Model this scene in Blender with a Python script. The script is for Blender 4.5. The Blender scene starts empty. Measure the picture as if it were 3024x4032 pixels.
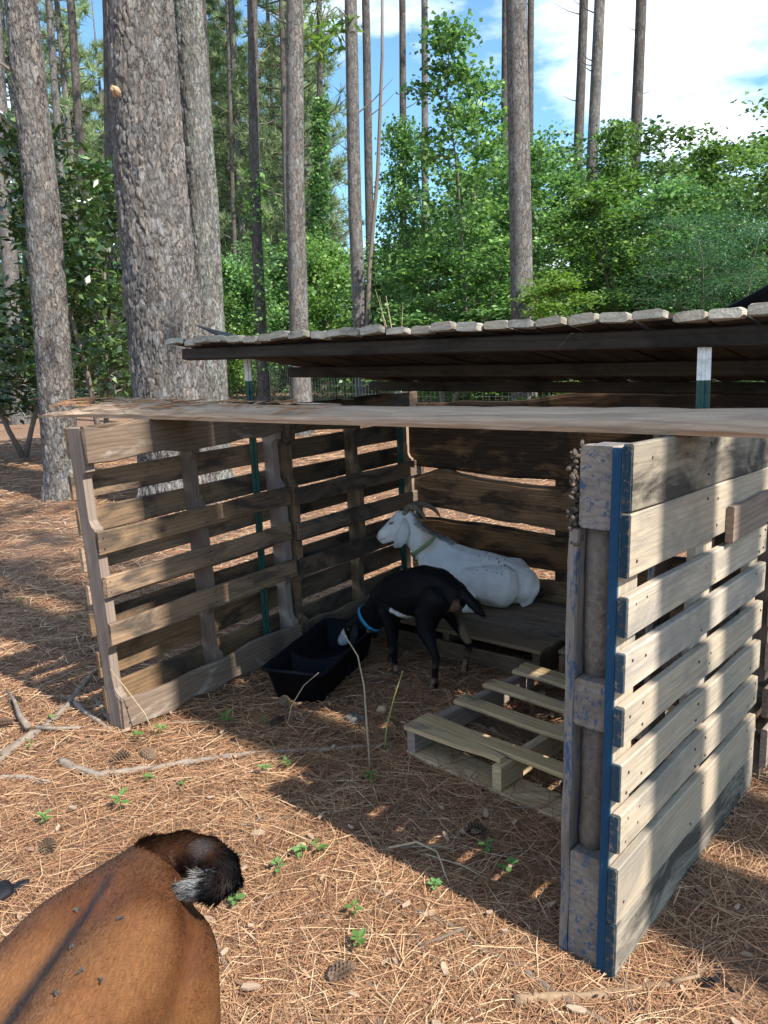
import bpy, math, random
import numpy as np
from mathutils import Vector, Matrix, noise

R_ = math.radians
scene = bpy.context.scene
COL = scene.collection
random.seed(11)
rng = np.random.default_rng(11)

# ------------------------------------------------------------------ camera
CAMZ = 1.398
PITCH, ROLL = R_(10.81), R_(2.36)
cam_d = bpy.data.cameras.new('camera')
cam = bpy.data.objects.new('camera', cam_d)
COL.objects.link(cam)
cam_d.sensor_width = 36.0
cam_d.lens = 36.0 * 3029 / 4032
cam_d.clip_start = 0.02
cam_d.clip_end = 600
fw = Vector((0, math.cos(PITCH), -math.sin(PITCH)))
up0 = Vector((0, math.sin(PITCH), math.cos(PITCH)))
rt0 = Vector((1, 0, 0))
cr, sr = math.cos(ROLL), math.sin(ROLL)
cx = rt0 * cr - up0 * sr
cy = rt0 * sr + up0 * cr
cz = -fw
cam.matrix_world = Matrix(((cx.x, cy.x, cz.x, 0), (cx.y, cy.y, cz.y, 0), (cx.z, cy.z, cz.z, CAMZ), (0, 0, 0, 1)))
scene.camera = cam

# ------------------------------------------------------------------ light
SUN_AZ, SUN_EL = 131.8, 46.5          # clockwise from +Y, behind the camera's right shoulder
world = bpy.data.worlds.new('World')
scene.world = world
world.use_nodes = True
wn, wl = world.node_tree.nodes, world.node_tree.links
wn.clear()
w_out = wn.new('ShaderNodeOutputWorld')
w_bg = wn.new('ShaderNodeBackground')
w_bg.inputs['Strength'].default_value = 0.125
w_sky = wn.new('ShaderNodeTexSky')
w_sky.sky_type = 'NISHITA'
w_sky.sun_disc = False
w_sky.sun_elevation = R_(SUN_EL)
w_sky.sun_rotation = R_(SUN_AZ)
w_sky.dust_density = 0.6
w_sky.ozone_density = 2.0
w_tc = wn.new('ShaderNodeTexCoord')
w_map = wn.new('ShaderNodeMapping')
w_map.inputs['Scale'].default_value = (1.5, 1.5, 4.2)
w_map.inputs['Location'].default_value = (7.7, 2.5, 0.5)
w_map.inputs['Rotation'].default_value = (0, 0, R_(11))
w_noise = wn.new('ShaderNodeTexNoise')
w_noise.inputs['Scale'].default_value = 1.6
w_noise.inputs['Detail'].default_value = 9
w_noise.inputs['Roughness'].default_value = 0.58
w_ramp = wn.new('ShaderNodeValToRGB')
w_ramp.color_ramp.elements[0].position = 0.49
w_ramp.color_ramp.elements[1].position = 0.70
w_mix = wn.new('ShaderNodeMix')
w_mix.data_type = 'RGBA'
w_mix.inputs[7].default_value = (10.5, 10.7, 11.0, 1)
wl.new(w_tc.outputs['Generated'], w_map.inputs['Vector'])
wl.new(w_map.outputs['Vector'], w_noise.inputs['Vector'])
wl.new(w_noise.outputs['Fac'], w_ramp.inputs['Fac'])
wl.new(w_ramp.outputs['Color'], w_mix.inputs[0])
w_tint = wn.new('ShaderNodeMix'); w_tint.data_type = 'RGBA'; w_tint.blend_type = 'MULTIPLY'; w_tint.inputs[0].default_value = 1.0
w_tint.inputs[7].default_value = (0.80, 1.06, 1.16, 1)
wl.new(w_sky.outputs['Color'], w_tint.inputs[6])
wl.new(w_tint.outputs[2], w_mix.inputs[6])
wl.new(w_mix.outputs[2], w_bg.inputs['Color'])
wl.new(w_bg.outputs['Background'], w_out.inputs['Surface'])

sun_d = bpy.data.lights.new('sun', 'SUN')
sun_d.energy = 4.9
sun_d.angle = R_(0.53)
sun_d.color = (1.0, 0.955, 0.88)
sun = bpy.data.objects.new('sun', sun_d)
COL.objects.link(sun)
sv = Vector((math.sin(R_(SUN_AZ)) * math.cos(R_(SUN_EL)), math.cos(R_(SUN_AZ)) * math.cos(R_(SUN_EL)), math.sin(R_(SUN_EL))))
sun.rotation_euler = sv.to_track_quat('Z', 'Y').to_euler()
sun.location = (6, -6, 12)

scene.view_settings.view_transform = 'Standard'
scene.view_settings.look = 'None'
scene.view_settings.exposure = 1.02
scene.view_settings.gamma = 1.0
scene.view_settings.use_curve_mapping = False
scene.cycles.max_bounces = 8
scene.cycles.transparent_max_bounces = 8

# ------------------------------------------------------------------ helpers
def thing(name, label, cat, mat=None, group=None):
    o = bpy.data.objects.new(name, None)
    o.empty_display_size = 0.1
    COL.objects.link(o)
    if mat is not None:
        o.matrix_world = mat
    return tag(o, label, cat, group)

def tag(o, label=None, cat=None, group=None, kind=None):
    if label: o['label'] = label
    if cat: o['category'] = cat
    if group: o['group'] = group
    if kind: o['kind'] = kind
    return o

def obj(name, me, mat=None, parent=None, M=None):
    o = bpy.data.objects.new(name, me)
    COL.objects.link(o)
    if mat is not None and not me.materials:
        me.materials.append(mat)
    if parent is not None:
        o.parent = parent
    if M is not None:
        o.matrix_local = M
    return o

def copy_tree(root, parent=None):
    c = root.copy()
    COL.objects.link(c)
    if parent is not None:
        c.parent = parent
    for ch in list(root.children):
        copy_tree(ch, c)
    return c

def frame(pos, xa, ya=None, za=None):
    x = Vector(xa).normalized()
    if ya is not None:
        y = Vector(ya); y = (y - x * y.dot(x)).normalized(); z = x.cross(y)
    else:
        z = Vector(za); z = (z - x * z.dot(x)).normalized(); y = z.cross(x)
    return Matrix(((x.x, y.x, z.x, pos[0]), (x.y, y.y, z.y, pos[1]), (x.z, y.z, z.z, pos[2]), (0, 0, 0, 1)))

def trs(pos, rz=0, s=(1, 1, 1), rx=0, ry=0):
    from mathutils import Euler
    return Matrix.LocRotScale(Vector(pos), Euler((rx, ry, rz)), Vector(s))

def mesh_py(name, V, F, smooth=False):
    me = bpy.data.meshes.new(name)
    me.from_pydata([tuple(v) for v in V], [], F)
    if smooth:
        me.polygons.foreach_set('use_smooth', [True] * len(me.polygons))
    me.update()
    return me

def mesh_np(name, V, F, smooth=False):
    """V (n,3), F (m,k): all faces with k corners"""
    me = bpy.data.meshes.new(name)
    m, k = F.shape
    me.vertices.add(len(V)); me.loops.add(m * k); me.polygons.add(m)
    me.vertices.foreach_set('co', np.asarray(V, np.float32).ravel())
    me.polygons.foreach_set('loop_start', np.arange(0, m * k, k, dtype=np.int32))
    me.loops.foreach_set('vertex_index', F.astype(np.int32).ravel())
    if smooth:
        me.polygons.foreach_set('use_smooth', np.ones(m, dtype=bool))
    me.update(calc_edges=True)
    return me

class MB:
    def __init__(self): self.V = []; self.F = []
    def add(self, V, F):
        b = len(self.V)
        self.V += [tuple(v) for v in V]
        self.F += [tuple(i + b for i in f) for f in F]
    def box(self, x0, x1, y0, y1, z0, z1):
        V = [(x, y, z) for x in (x0, x1) for y in (y0, y1) for z in (z0, z1)]
        self.add(V, [(0, 1, 3, 2), (4, 6, 7, 5), (0, 4, 5, 1), (2, 3, 7, 6), (0, 2, 6, 4), (1, 5, 7, 3)])
    def tube(self, P, r, n=6, cap=True, r2=None, roundcap=False):
        """tube through points P with radii r (sideways) and r2 (up)"""
        P = [Vector(p) for p in P]
        r = list(r) if hasattr(r, '__len__') else [r] * len(P)
        r2 = r if r2 is None else list(r2)
        T = []
        for i in range(len(P)):
            a = P[max(i - 1, 0)]; b = P[min(i + 1, len(P) - 1)]
            T.append((b - a).normalized())
        if roundcap:
            Pn, rn, r2n, Tn = [], [], [], []
            for f, g in ((.99, .12), (.86, .5), (.5, .87)):
                Pn.append(P[0] - T[0] * min(r[0], r2[0]) * f); rn.append(r[0] * g); r2n.append(r2[0] * g); Tn.append(T[0])
            Pn += P; rn += r; r2n += r2; Tn += T
            for f, g in ((.5, .87), (.86, .5), (.99, .12)):
                Pn.append(P[-1] + T[-1] * min(r[-1], r2[-1]) * f); rn.append(r[-1] * g); r2n.append(r2[-1] * g); Tn.append(T[-1])
            P, r, r2, T = Pn, rn, r2n, Tn
        b = len(self.V)
        prev = None
        for p, a, c, t in zip(P, r, r2, T):
            if prev is None:
                u = Vector((0, 0, 1)) if abs(t.z) < 0.9 else Vector((0, 1, 0))
                s = t.cross(u).normalized()
            else:
                s = (prev - t * prev.dot(t)).normalized()
            prev = s
            u = s.cross(t)
            for k in range(n):
                q = p + s * (a * math.cos(2 * math.pi * k / n)) + u * (c * math.sin(2 * math.pi * k / n))
                self.V.append(tuple(q))
        for i in range(len(P) - 1):
            for k in range(n):
                k2 = (k + 1) % n
                self.F.append((b + i * n + k, b + i * n + k2, b + (i + 1) * n + k2, b + (i + 1) * n + k))
        if cap:
            self.F.append(tuple(b + k for k in reversed(range(n))))
            self.F.append(tuple(b + (len(P) - 1) * n + k for k in range(n)))
    def build(self, name, mat=None, parent=None, M=None, smooth=False):
        return obj(name, mesh_py(name, self.V, self.F, smooth), mat, parent, M)

def rings_mesh(rings, closed_ends=True):
    n = len(rings[0]); V = [v for r in rings for v in r]; F = []
    for i in range(len(rings) - 1):
        for k in range(n):
            k2 = (k + 1) % n
            F.append((i * n + k, i * n + k2, (i + 1) * n + k2, (i + 1) * n + k))
    if closed_ends:
        F.append(tuple(reversed(range(n)))); F.append(tuple((len(rings) - 1) * n + k for k in range(n)))
    return V, F

def board_mesh(L, W, T, seed=0, seg=4, wob=.0015, bev=.004, ragged=0.0, bow=0.0):
    """board along +x, thickness y, width z, worn edges"""
    r = random.Random(seed)
    rings = []
    h, t = W / 2, T / 2
    base = [(-t + bev, -h), (t - bev, -h), (t, -h + bev), (t, h - bev), (t - bev, h), (-t + bev, h), (-t, h - bev), (-t, -h + bev)]
    for i in range(seg + 1):
        x = L * i / seg
        w = [r.uniform(-wob, wob) for _ in range(4)]
        by = bow * math.sin(math.pi * i / seg)
        ring = []
        for (y, z) in base:
            xx = x + (r.uniform(-ragged, ragged) if i in (0, seg) else 0)
            k = 1 if z > 0 else -1
            ring.append((xx, y + by + w[0], z + (w[1] if k > 0 else w[2])))
        rings.append(ring)
    V, F = rings_mesh(rings)
    return mesh_py('board', V, F)

_bid = [0]
def board(parent, name, pos, L, W, T, mat, xa=(1, 0, 0), ya=(0, 1, 0), **k):
    _bid[0] += 1
    me = board_mesh(L, W, T, seed=_bid[0], **k)
    return obj(name, me, mat, parent, frame(pos, xa, ya))

def prism(poly, h):
    """poly in x-y extruded along z, -h..h"""
    n = len(poly)
    V = [(x, y, -h) for x, y in poly] + [(x, y, h) for x, y in poly]
    F = [tuple(reversed(range(n))), tuple(range(n, 2 * n))]
    F += [(i, (i + 1) % n, n + (i + 1) % n, n + i) for i in range(n)]
    return mesh_py('prism', V, F)

# ------------------------------------------------------------------ materials
class NT:
    def __init__(self, name):
        self.m = bpy.data.materials.new(name); self.m.use_nodes = True
        self.t = self.m.node_tree; self.n = self.t.nodes; self.l = self.t.links
        self.b = self.n['Principled BSDF']; self.out = self.n['Material Output']
    def new(self, t, **kw):
        nd = self.n.new(t)
        for k, v in kw.items(): setattr(nd, k, v)
        return nd
    def link(self, a, b): self.l.new(a, b)
    def coords(self, scale=(1, 1, 1), kind='Object', rand=True):
        tc = self.new('ShaderNodeTexCoord')
        mp = self.new('ShaderNodeMapping'); mp.inputs['Scale'].default_value = scale
        self.link(tc.outputs[kind], mp.inputs['Vector'])
        if rand:
            oi = self.new('ShaderNodeObjectInfo')
            mu = self.new('ShaderNodeMath', operation='MULTIPLY'); mu.inputs[1].default_value = 41.0
            self.link(oi.outputs['Random'], mu.inputs[0])
            self.link(mu.outputs[0], mp.inputs['Location'])
        return mp.outputs['Vector']
    def noise(self, vec, scale, detail=5, rough=.6, dist=0.0):
        nd = self.new('ShaderNodeTexNoise')
        nd.inputs['Scale'].default_value = scale; nd.inputs['Detail'].default_value = detail
        nd.inputs['Roughness'].default_value = rough; nd.inputs['Distortion'].default_value = dist
        if vec is not None: self.link(vec, nd.inputs['Vector'])
        return nd.outputs['Fac']
    def ramp(self, fac, p0, p1, c0=(0, 0, 0, 1), c1=(1, 1, 1, 1), mid=None):
        nd = self.new('ShaderNodeValToRGB')
        e = nd.color_ramp.elements
        e[0].position = p0; e[1].position = p1; e[0].color = c0; e[1].color = c1
        for p, c in (mid or []):
            q = e.new(p); q.color = c
        self.link(fac, nd.inputs['Fac'])
        return nd.outputs['Color']
    def mix(self, fac, a, b, mode='MIX'):
        nd = self.new('ShaderNodeMix', data_type='RGBA', blend_type=mode)
        for v, i in ((fac, 0), (a, 6), (b, 7)):
            if hasattr(v, 'is_output'): self.link(v, nd.inputs[i])
            elif i == 0: nd.inputs[0].default_value = v
            else: nd.inputs[i].default_value = (*v[:3], 1)
        return nd.outputs[2]
    def math(self, op, a, b=None):
        nd = self.new('ShaderNodeMath', operation=op)
        for i, v in enumerate((a, b)):
            if v is None: continue
            if hasattr(v, 'is_output'): self.link(v, nd.inputs[i])
            else: nd.inputs[i].default_value = v
        return nd.outputs[0]
    def hsv(self, col, val=None, hue=None, sat=None):
        nd = self.new('ShaderNodeHueSaturation')
        self.link(col, nd.inputs['Color'])
        for nm, v in (('Value', val), ('Hue', hue), ('Saturation', sat)):
            if v is None: continue
            if hasattr(v, 'is_output'): self.link(v, nd.inputs[nm])
            else: nd.inputs[nm].default_value = v
        return nd.outputs['Color']
    def maprange(self, v, a, b, c, d):
        nd = self.new('ShaderNodeMapRange')
        self.link(v, nd.inputs[0])
        for i, x in enumerate((a, b, c, d)): nd.inputs[i + 1].default_value = x
        return nd.outputs[0]
    def bump(self, h, strength=.5, dist=.01, prev=None):
        nd = self.new('ShaderNodeBump')
        nd.inputs['Strength'].default_value = strength; nd.inputs['Distance'].default_value = dist
        self.link(h, nd.inputs['Height'])
        if prev is not None: self.link(prev, nd.inputs['Normal'])
        return nd.outputs['Normal']
    def done(self, col=None, rough=.85, normal=None, spec=.3):
        if col is not None:
            if hasattr(col, 'is_output'): self.link(col, self.b.inputs['Base Color'])
            else: self.b.inputs['Base Color'].default_value = (*col[:3], 1)
        if hasattr(rough, 'is_output'): self.link(rough, self.b.inputs['Roughness'])
        else: self.b.inputs['Roughness'].default_value = rough
        self.b.inputs['Specular IOR Level'].default_value = spec
        if normal is not None: self.link(normal, self.b.inputs['Normal'])
        return self.m

def wood(name, c1, c2, stain=(.05, .045, .04), stain_amt=.45, paint=None, paint_amt=.5, dirt=None, dirt_amt=.0, vary=.35, grain=1.0, fine=.35, bmp=.55):
    N = NT(name)
    v = N.coords((1.6, 15, 15))
    vf = N.coords((5, 120, 120))
    vs = N.coords((2.2, 6, 6))
    g = N.noise(v, 1.6, 7, .62, 1.2)
    f = N.noise(vf, 1.0, 4, .6)
    s = N.noise(vs, 1.5, 6, .65, .6)
    wv = N.new('ShaderNodeTexWave', wave_type='BANDS', bands_direction='Z')
    wv.inputs['Scale'].default_value = 1.1; wv.inputs['Distortion'].default_value = 9.0
    wv.inputs['Detail'].default_value = 3; wv.inputs['Detail Scale'].default_value = .8
    N.link(N.coords((.9, 16, 16)), wv.inputs['Vector'])
    col = N.mix(N.ramp(g, .3, .72), c1, c2)
    col = N.mix(N.math('MULTIPLY', N.ramp(wv.outputs['Fac'], .55, 1.0), .35 * grain), col, tuple(x * .55 for x in c2))
    col = N.mix(N.math('MULTIPLY', N.ramp(f, .47, .75), fine), col, tuple(x * .45 for x in c1))
    lo = .70 - stain_amt * .38
    col = N.mix(N.math('MULTIPLY', N.ramp(s, lo, lo + .16), .85), col, stain)
    if dirt:
        d = N.noise(N.coords((9, 9, 9)), 1.6, 9, .75)
        t = .75 - dirt_amt * .5
        col = N.mix(N.ramp(d, t, t + .1), col, dirt)
    if paint:
        p = N.noise(N.coords((9, 34, 34)), 1.5, 12, .78)
        t = .75 - paint_amt * .5
        col = N.mix(N.ramp(p, t, t + .05), col, paint)
    oi = N.new('ShaderNodeObjectInfo')
    col = N.hsv(col, val=N.maprange(oi.outputs['Random'], 0, 1, 1 - vary, 1 + vary * .7), sat=N.maprange(oi.outputs['Random'], 0, 1, 1.1, .85))
    nb = N.bump(N.math('ADD', N.math('MULTIPLY', f, .6 + fine * .6), g), bmp, .004)
    return N.done(col, .88, nb, .2)

M_WALL = wood('weathered_pallet_wood', (.34, .22, .13), (.20, .13, .08), (.05, .042, .036), .64)
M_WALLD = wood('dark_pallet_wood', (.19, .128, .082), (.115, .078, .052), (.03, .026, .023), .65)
M_STRG = wood('grey_brown_stringer_wood', (.27, .205, .16), (.20, .15, .12), (.10, .085, .07), .25)
M_ROT = wood('stained_rotten_board', (.18, .12, .078), (.10, .07, .048), (.36, .32, .26), .30)
M_SLAB = wood('rough_sawn_slab', (.26, .15, .075), (.135, .078, .04), (.016, .012, .010), .66)
M_SLABD = wood('charred_rough_slab', (.22, .12, .055), (.10, .055, .028), (.012, .010, .009), .92)
M_PLANK = wood('peeled_log_slab', (.50, .34, .21), (.33, .20, .115), (.42, .34, .27), .28, vary=.02, grain=1.2, fine=.75, bmp=1.0)
M_SHRED = wood('peeled_bark_fibre', (.42, .26, .16), (.30, .16, .09), (.50, .42, .33), .5, vary=.0)
M_BLUEP = wood('sun_bleached_pallet_board', (.45, .365, .265), (.34, .275, .20), (.22, .195, .16), .60, paint=(.12, .16, .19), paint_amt=.2, vary=.10, grain=.7)
M_BLUEPD = wood('black_stained_pallet_board', (.32, .27, .20), (.22, .185, .14), (.018, .017, .017), .78, vary=.1, grain=.7)
M_BLUE = wood('blue_painted_wood', (.20, .15, .11), (.16, .12, .09), (.03, .04, .06), .25, paint=(.020, .056, .105), paint_amt=.82, dirt=(.10, .085, .072), dirt_amt=.40, vary=.08)
M_BLUEEND = wood('dark_stained_board_end', (.16, .13, .10), (.10, .085, .07), (.02, .022, .025), .5, paint=(.016, .038, .06), paint_amt=.66, vary=.3)
M_BLUEDIRT = wood('dirt_caked_blue_block', (.255, .212, .172), (.185, .152, .124), (.12, .10, .083), .6, paint=(.034, .075, .14), paint_amt=.44, vary=.08)
M_REDW = wood('reddish_pallet_wood', (.29, .205, .155), (.2, .14, .105), (.06, .05, .043), .5)
M_FLOOR = wood('yellowish_pallet_board', (.47, .33, .165), (.34, .235, .115), (.10, .09, .07), .45, vary=.18)
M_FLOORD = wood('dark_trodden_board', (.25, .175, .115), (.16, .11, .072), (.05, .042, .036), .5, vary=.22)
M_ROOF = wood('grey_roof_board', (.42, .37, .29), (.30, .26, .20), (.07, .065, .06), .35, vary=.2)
M_ROOFSHADE = wood('shade_darkened_roof_wood', (.075, .06, .048), (.042, .034, .028), (.015, .013, .012), .55, vary=.15)  # beams and board undersides: shade under the roof put into the colour

def plain(name, col, rough=.6, spec=.4, bump=None, metal=0.0):
    N = NT(name)
    n = N.noise(N.coords((1, 1, 1)), bump or 30, 6, .7)
    c = N.mix(N.ramp(n, .35, .7), tuple(x * .75 for x in col), tuple(min(1, x * 1.2) for x in col))
    m = N.done(c, rough, N.bump(n, .3, .003), spec)
    N.b.inputs['Metallic'].default_value = metal
    return m

def mud(name):
    N = NT(name)
    a = N.noise(N.coords((1, 1, 1)), 60, 8, .75); b = N.noise(N.coords((1, 1, 1)), 9, 5, .6)
    c = N.mix(N.ramp(a, .3, .75), (.12, .10, .082), (.33, .278, .232))
    c = N.mix(N.ramp(b, .45, .75), c, (.29, .248, .21))
    return N.done(c, .95, N.bump(a, 1.0, .012), .1)
M_MUD = mud('dried_mud')
M_CRUST = plain('dark_mud_crust', (.095, .072, .055), .95, .1, 90)
M_GREENPOST = plain('green_painted_steel', (.006, .055, .045), .4, .5, 60)
M_WHITEPOST = plain('white_painted_steel', (.74, .74, .71), .5, .4, 40)
M_TROUGH = plain('black_plastic', (.005, .006, .009), .6, .1, 70)
M_RUBBER = plain('black_rubber', (.012, .012, .015), .42, .5, 25)
M_FEED = plain('grey_feed_dust', (.11, .105, .095), .95, .1, 200)
M_COLLAR_B = plain('blue_nylon', (.012, .20, .36), .55, .4, 300)
M_COLLAR_G = plain('pale_green_nylon', (.24, .32, .16), .65, .3, 300)
M_METAL = plain('buckle_metal', (.6, .6, .58), .3, .5, 50, 1.0)
M_STICK = wood('grey_dead_wood', (.26, .21, .165), (.17, .13, .10), (.33, .29, .25), .3, vary=.25)
M_TWIG = plain('pale_dry_twig', (.36, .28, .18), .85, .2, 90)
M_STEMG = plain('green_bramble_stem', (.26, .25, .08), .7, .2, 60)
M_CONE = plain('pine_cone_scale', (.16, .105, .07), .8, .2, 80)
M_ROCK = plain('grey_dung', (.13, .12, .11), .95, .1, 40)
M_TAN = plain('tan_stone', (.42, .29, .17), .9, .2, 30)
M_CHIP = wood('bark_chip', (.40, .28, .18), (.26, .17, .11), (.5, .44, .36), .2, vary=.4)
M_WIRE = plain('galvanised_wire', (.42, .43, .42), .4, .5, 90, .6)
M_DARKPLASTIC = plain('black_scrap_plastic', (.008, .009, .012), .65, .2, 60)

def bark(name, plate_c, crack_c, lichen=.0, sc=20.0, bump=.8, attr=False):
    N = NT(name)
    tc = N.new('ShaderNodeTexCoord')
    oi = N.new('ShaderNodeObjectInfo')
    mp = N.new('ShaderNodeMapping'); mp.inputs['Scale'].default_value = (1, 1, .40)
    N.link(tc.outputs['Object'], mp.inputs['Vector'])
    mu = N.math('MULTIPLY', oi.outputs['Random'], 31.0); N.link(mu, mp.inputs['Location'])
    wn_ = N.new('ShaderNodeTexNoise'); wn_.inputs['Scale'].default_value = 13; wn_.inputs['Detail'].default_value = 6; wn_.inputs['Roughness'].default_value = .65
    N.link(mp.outputs[0], wn_.inputs['Vector'])
    wv = N.new('ShaderNodeMix', data_type='VECTOR'); wv.inputs[0].default_value = .13
    N.link(mp.outputs[0], wv.inputs[4]); N.link(wn_.outputs['Color'], wv.inputs[5])
    fine = N.noise(mp.outputs[0], 70, 7, .75)
    flake = N.noise(wv.outputs[1], 30, 5, .7, 1.0)
    big = N.noise(mp.outputs[0], 3.2, 4, .6)
    col = N.mix(N.ramp(fine, .28, .74), tuple(x * .55 for x in plate_c), tuple(x * 1.3 for x in plate_c))
    col = N.mix(N.math('MULTIPLY', N.ramp(flake, .5, .62), .45), col, tuple(x * .62 for x in plate_c))
    vo = N.new('ShaderNodeTexVoronoi', feature='DISTANCE_TO_EDGE'); vo.inputs['Scale'].default_value = sc
    N.link(wv.outputs[1], vo.inputs['Vector'])
    vc = N.new('ShaderNodeTexVoronoi', feature='F1'); vc.inputs['Scale'].default_value = sc
    N.link(wv.outputs[1], vc.inputs['Vector'])
    sep = N.new('ShaderNodeSeparateColor'); N.link(vc.outputs['Color'], sep.inputs[0])
    tone, warm = sep.outputs[0], sep.outputs[1]
    broken = N.math('MULTIPLY', N.ramp(N.noise(mp.outputs[0], 6, 4, .6), .45, .6), .06)
    crack = N.ramp(N.math('ADD', N.math('ADD', vo.outputs['Distance'], broken), N.math('MULTIPLY', N.math('SUBTRACT', fine, .5), .12)), .01, .06)
    h = N.math('ADD', N.ramp(vo.outputs['Distance'], 0, .10), N.math('MULTIPLY', N.math('ADD', fine, flake), .7))
    if attr:
        at = N.new('ShaderNodeAttribute', attribute_name='plate')
        sp2 = N.new('ShaderNodeSeparateColor'); N.link(at.outputs['Color'], sp2.inputs[0])
        crack = N.math('MULTIPLY', crack, N.ramp(N.math('ADD', sp2.outputs[1], N.math('MULTIPLY', N.math('SUBTRACT', fine, .5), .7)), .02, .34))
        col = N.hsv(col, val=N.maprange(sp2.outputs[0], 0, 1, .82, 1.18))
    col = N.hsv(col, val=N.maprange(tone, 0, 1, .78, 1.2), sat=N.maprange(warm, 0, 1, .4, 1.35))
    if lichen > 0:
        ln = N.noise(mp.outputs[0], 7.5, 8, .72)
        col = N.mix(N.math('MULTIPLY', N.ramp(ln, .72 - lichen * .2, .80 - lichen * .2), .65), col, (.31, .37, .29))
    col = N.mix(N.math('MULTIPLY', N.math('SUBTRACT', 1.0, crack), .85), col, crack_c)
    col = N.hsv(col, val=N.maprange(big, .3, .7, .80, 1.15))
    return N.done(col, .95, N.bump(h, bump, .014), .1)
M_BARK = bark('grey_pine_bark', (.185, .163, .146), (.04, .043, .037), .3)
M_BARKP = bark('pale_lichen_bark', (.235, .218, .192), (.06, .062, .054), .9, 24)
M_BARKD = bark('dark_pine_bark', (.125, .105, .092), (.04, .032, .028), .2, 17)
M_BARKG = bark('plated_pine_bark', (.19, .168, .15), (.026, .021, .027), .35, 24, attr=True)
M_BARKGP = bark('plated_lichen_bark', (.205, .19, .168), (.038, .05, .043), .9, 28, attr=True)
M_TWIGBARK = plain('grey_limb_bark', (.17, .14, .115), .9, .1, 40)

def leaf_mat(name, cols, trans=.35, gloss=.35, rough=.45):
    N = NT(name)
    g = N.new('ShaderNodeNewGeometry')
    oi = N.new('ShaderNodeObjectInfo')
    c = N.ramp(g.outputs['Random Per Island'], 0, 1, (*cols[0], 1), (*cols[-1], 1),
               [((i + 1) / (len(cols) - 1), (*cc, 1)) for i, cc in enumerate(cols[1:-1])])
    c = N.hsv(c, val=N.maprange(oi.outputs['Random'], 0, 1, .82, 1.25), hue=N.maprange(oi.outputs['Random'], 0, 1, .484, .512), sat=N.maprange(oi.outputs['Random'], 0, 1, .98, .84))
    N.done(c, rough, None, gloss)
    tr = N.new('ShaderNodeBsdfTranslucent')
    N.link(N.hsv(c, val=1.5, sat=1.15), tr.inputs['Color'])
    ms = N.new('ShaderNodeMixShader'); ms.inputs[0].default_value = trans
    N.link(N.b.outputs[0], ms.inputs[1]); N.link(tr.outputs[0], ms.inputs[2])
    N.link(ms.outputs[0], N.out.inputs['Surface'])
    return N.m
M_LEAF = leaf_mat('maple_leaf', [(.032, .085, .022), (.065, .15, .034), (.115, .225, .045), (.19, .32, .06)])
M_LEAFY = leaf_mat('light_green_leaf', [(.07, .16, .03), (.11, .22, .04), (.15, .28, .05), (.20, .32, .065)], .4)
M_LEAFD = leaf_mat('glossy_magnolia_leaf', [(.016, .05, .018), (.035, .09, .022), (.07, .14, .032), (.13, .20, .045)], .15, .6, .3)
M_LEAFM = leaf_mat('feathery_leaf', [(.026, .078, .03), (.04, .11, .038), (.07, .155, .05)], .3)
M_NEEDLE = leaf_mat('pine_needle_green', [(.15, .21, .09), (.21, .28, .12), (.27, .34, .16), (.33, .39, .20)], .5)
M_NEEDLEB = leaf_mat('pine_sapling_green', [(.035, .085, .045), (.055, .115, .055), (.08, .14, .06)], .3)
M_MASS = leaf_mat('distant_leaf', [(.045, .10, .035), (.075, .155, .05), (.115, .21, .065), (.16, .26, .085)], .35)
M_SEED = leaf_mat('seedling_leaf', [(.06, .15, .03), (.10, .22, .045), (.15, .28, .07)], .35)

M_DRYLEAF = leaf_mat('dry_leaf', [(.14, .075, .04), (.26, .15, .08), (.36, .23, .14), (.20, .13, .09)], .2, .2, .7)
def straw_mat():
    N = NT('pine_straw')
    g = N.new('ShaderNodeNewGeometry')
    c = N.ramp(g.outputs['Random Per Island'], 0, 1, (.13, .062, .034, 1), (.58, .42, .26, 1),
               [(.3, (.235, .115, .06, 1)), (.65, (.36, .195, .10, 1)), (.86, (.45, .275, .15, 1))])
    return N.done(c, .6, None, .3)
M_STRAW = straw_mat()

def ground_mat():
    N = NT('forest_floor')
    cols = []
    P = N.new('ShaderNodeTexCoord').outputs['Object']
    tot = None
    for ang, off in ((.3, 0), (1.35, 7), (2.4, 13), (-.5, 21)):
        mp = N.new('ShaderNodeMapping')
        mp.inputs['Rotation'].default_value = (0, 0, ang); mp.inputs['Location'].default_value = (off, off, 0)
        mp.inputs['Scale'].default_value = (19, 150, 1)
        N.link(P, mp.inputs['Vector'])
        n = N.noise(mp.outputs[0], 1.0, 3, .6, .4)
        tot = n if tot is None else N.math('MAXIMUM', tot, n)
    big = N.noise(P, .55, 5, .6); med = N.noise(P, 3.0, 6, .65)
    c = N.ramp(tot, .5, .8, (.085, .048, .032, 1), (.43, .29, .19, 1), [(.62, (.25, .145, .09, 1))])
    c = N.mix(N.ramp(med, .55, .8), c, (.13, .085, .06))
    c = N.mix(N.math('MULTIPLY', N.ramp(big, .45, .75), .5), c, (.34, .235, .165))
    c = N.mix(N.math('MULTIPLY', N.ramp(N.noise(P, 1.7, 7, .7), .54, .62), .75), c, (.15, .105, .078))
    return N.done(c, .9, N.bump(tot, .8, .01), .15)
M_GROUND = ground_mat()

# ------------------------------------------------------------------ ground
def gz(x, y):
    return .02 * min(max(y - 6, 0), 34)

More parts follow.
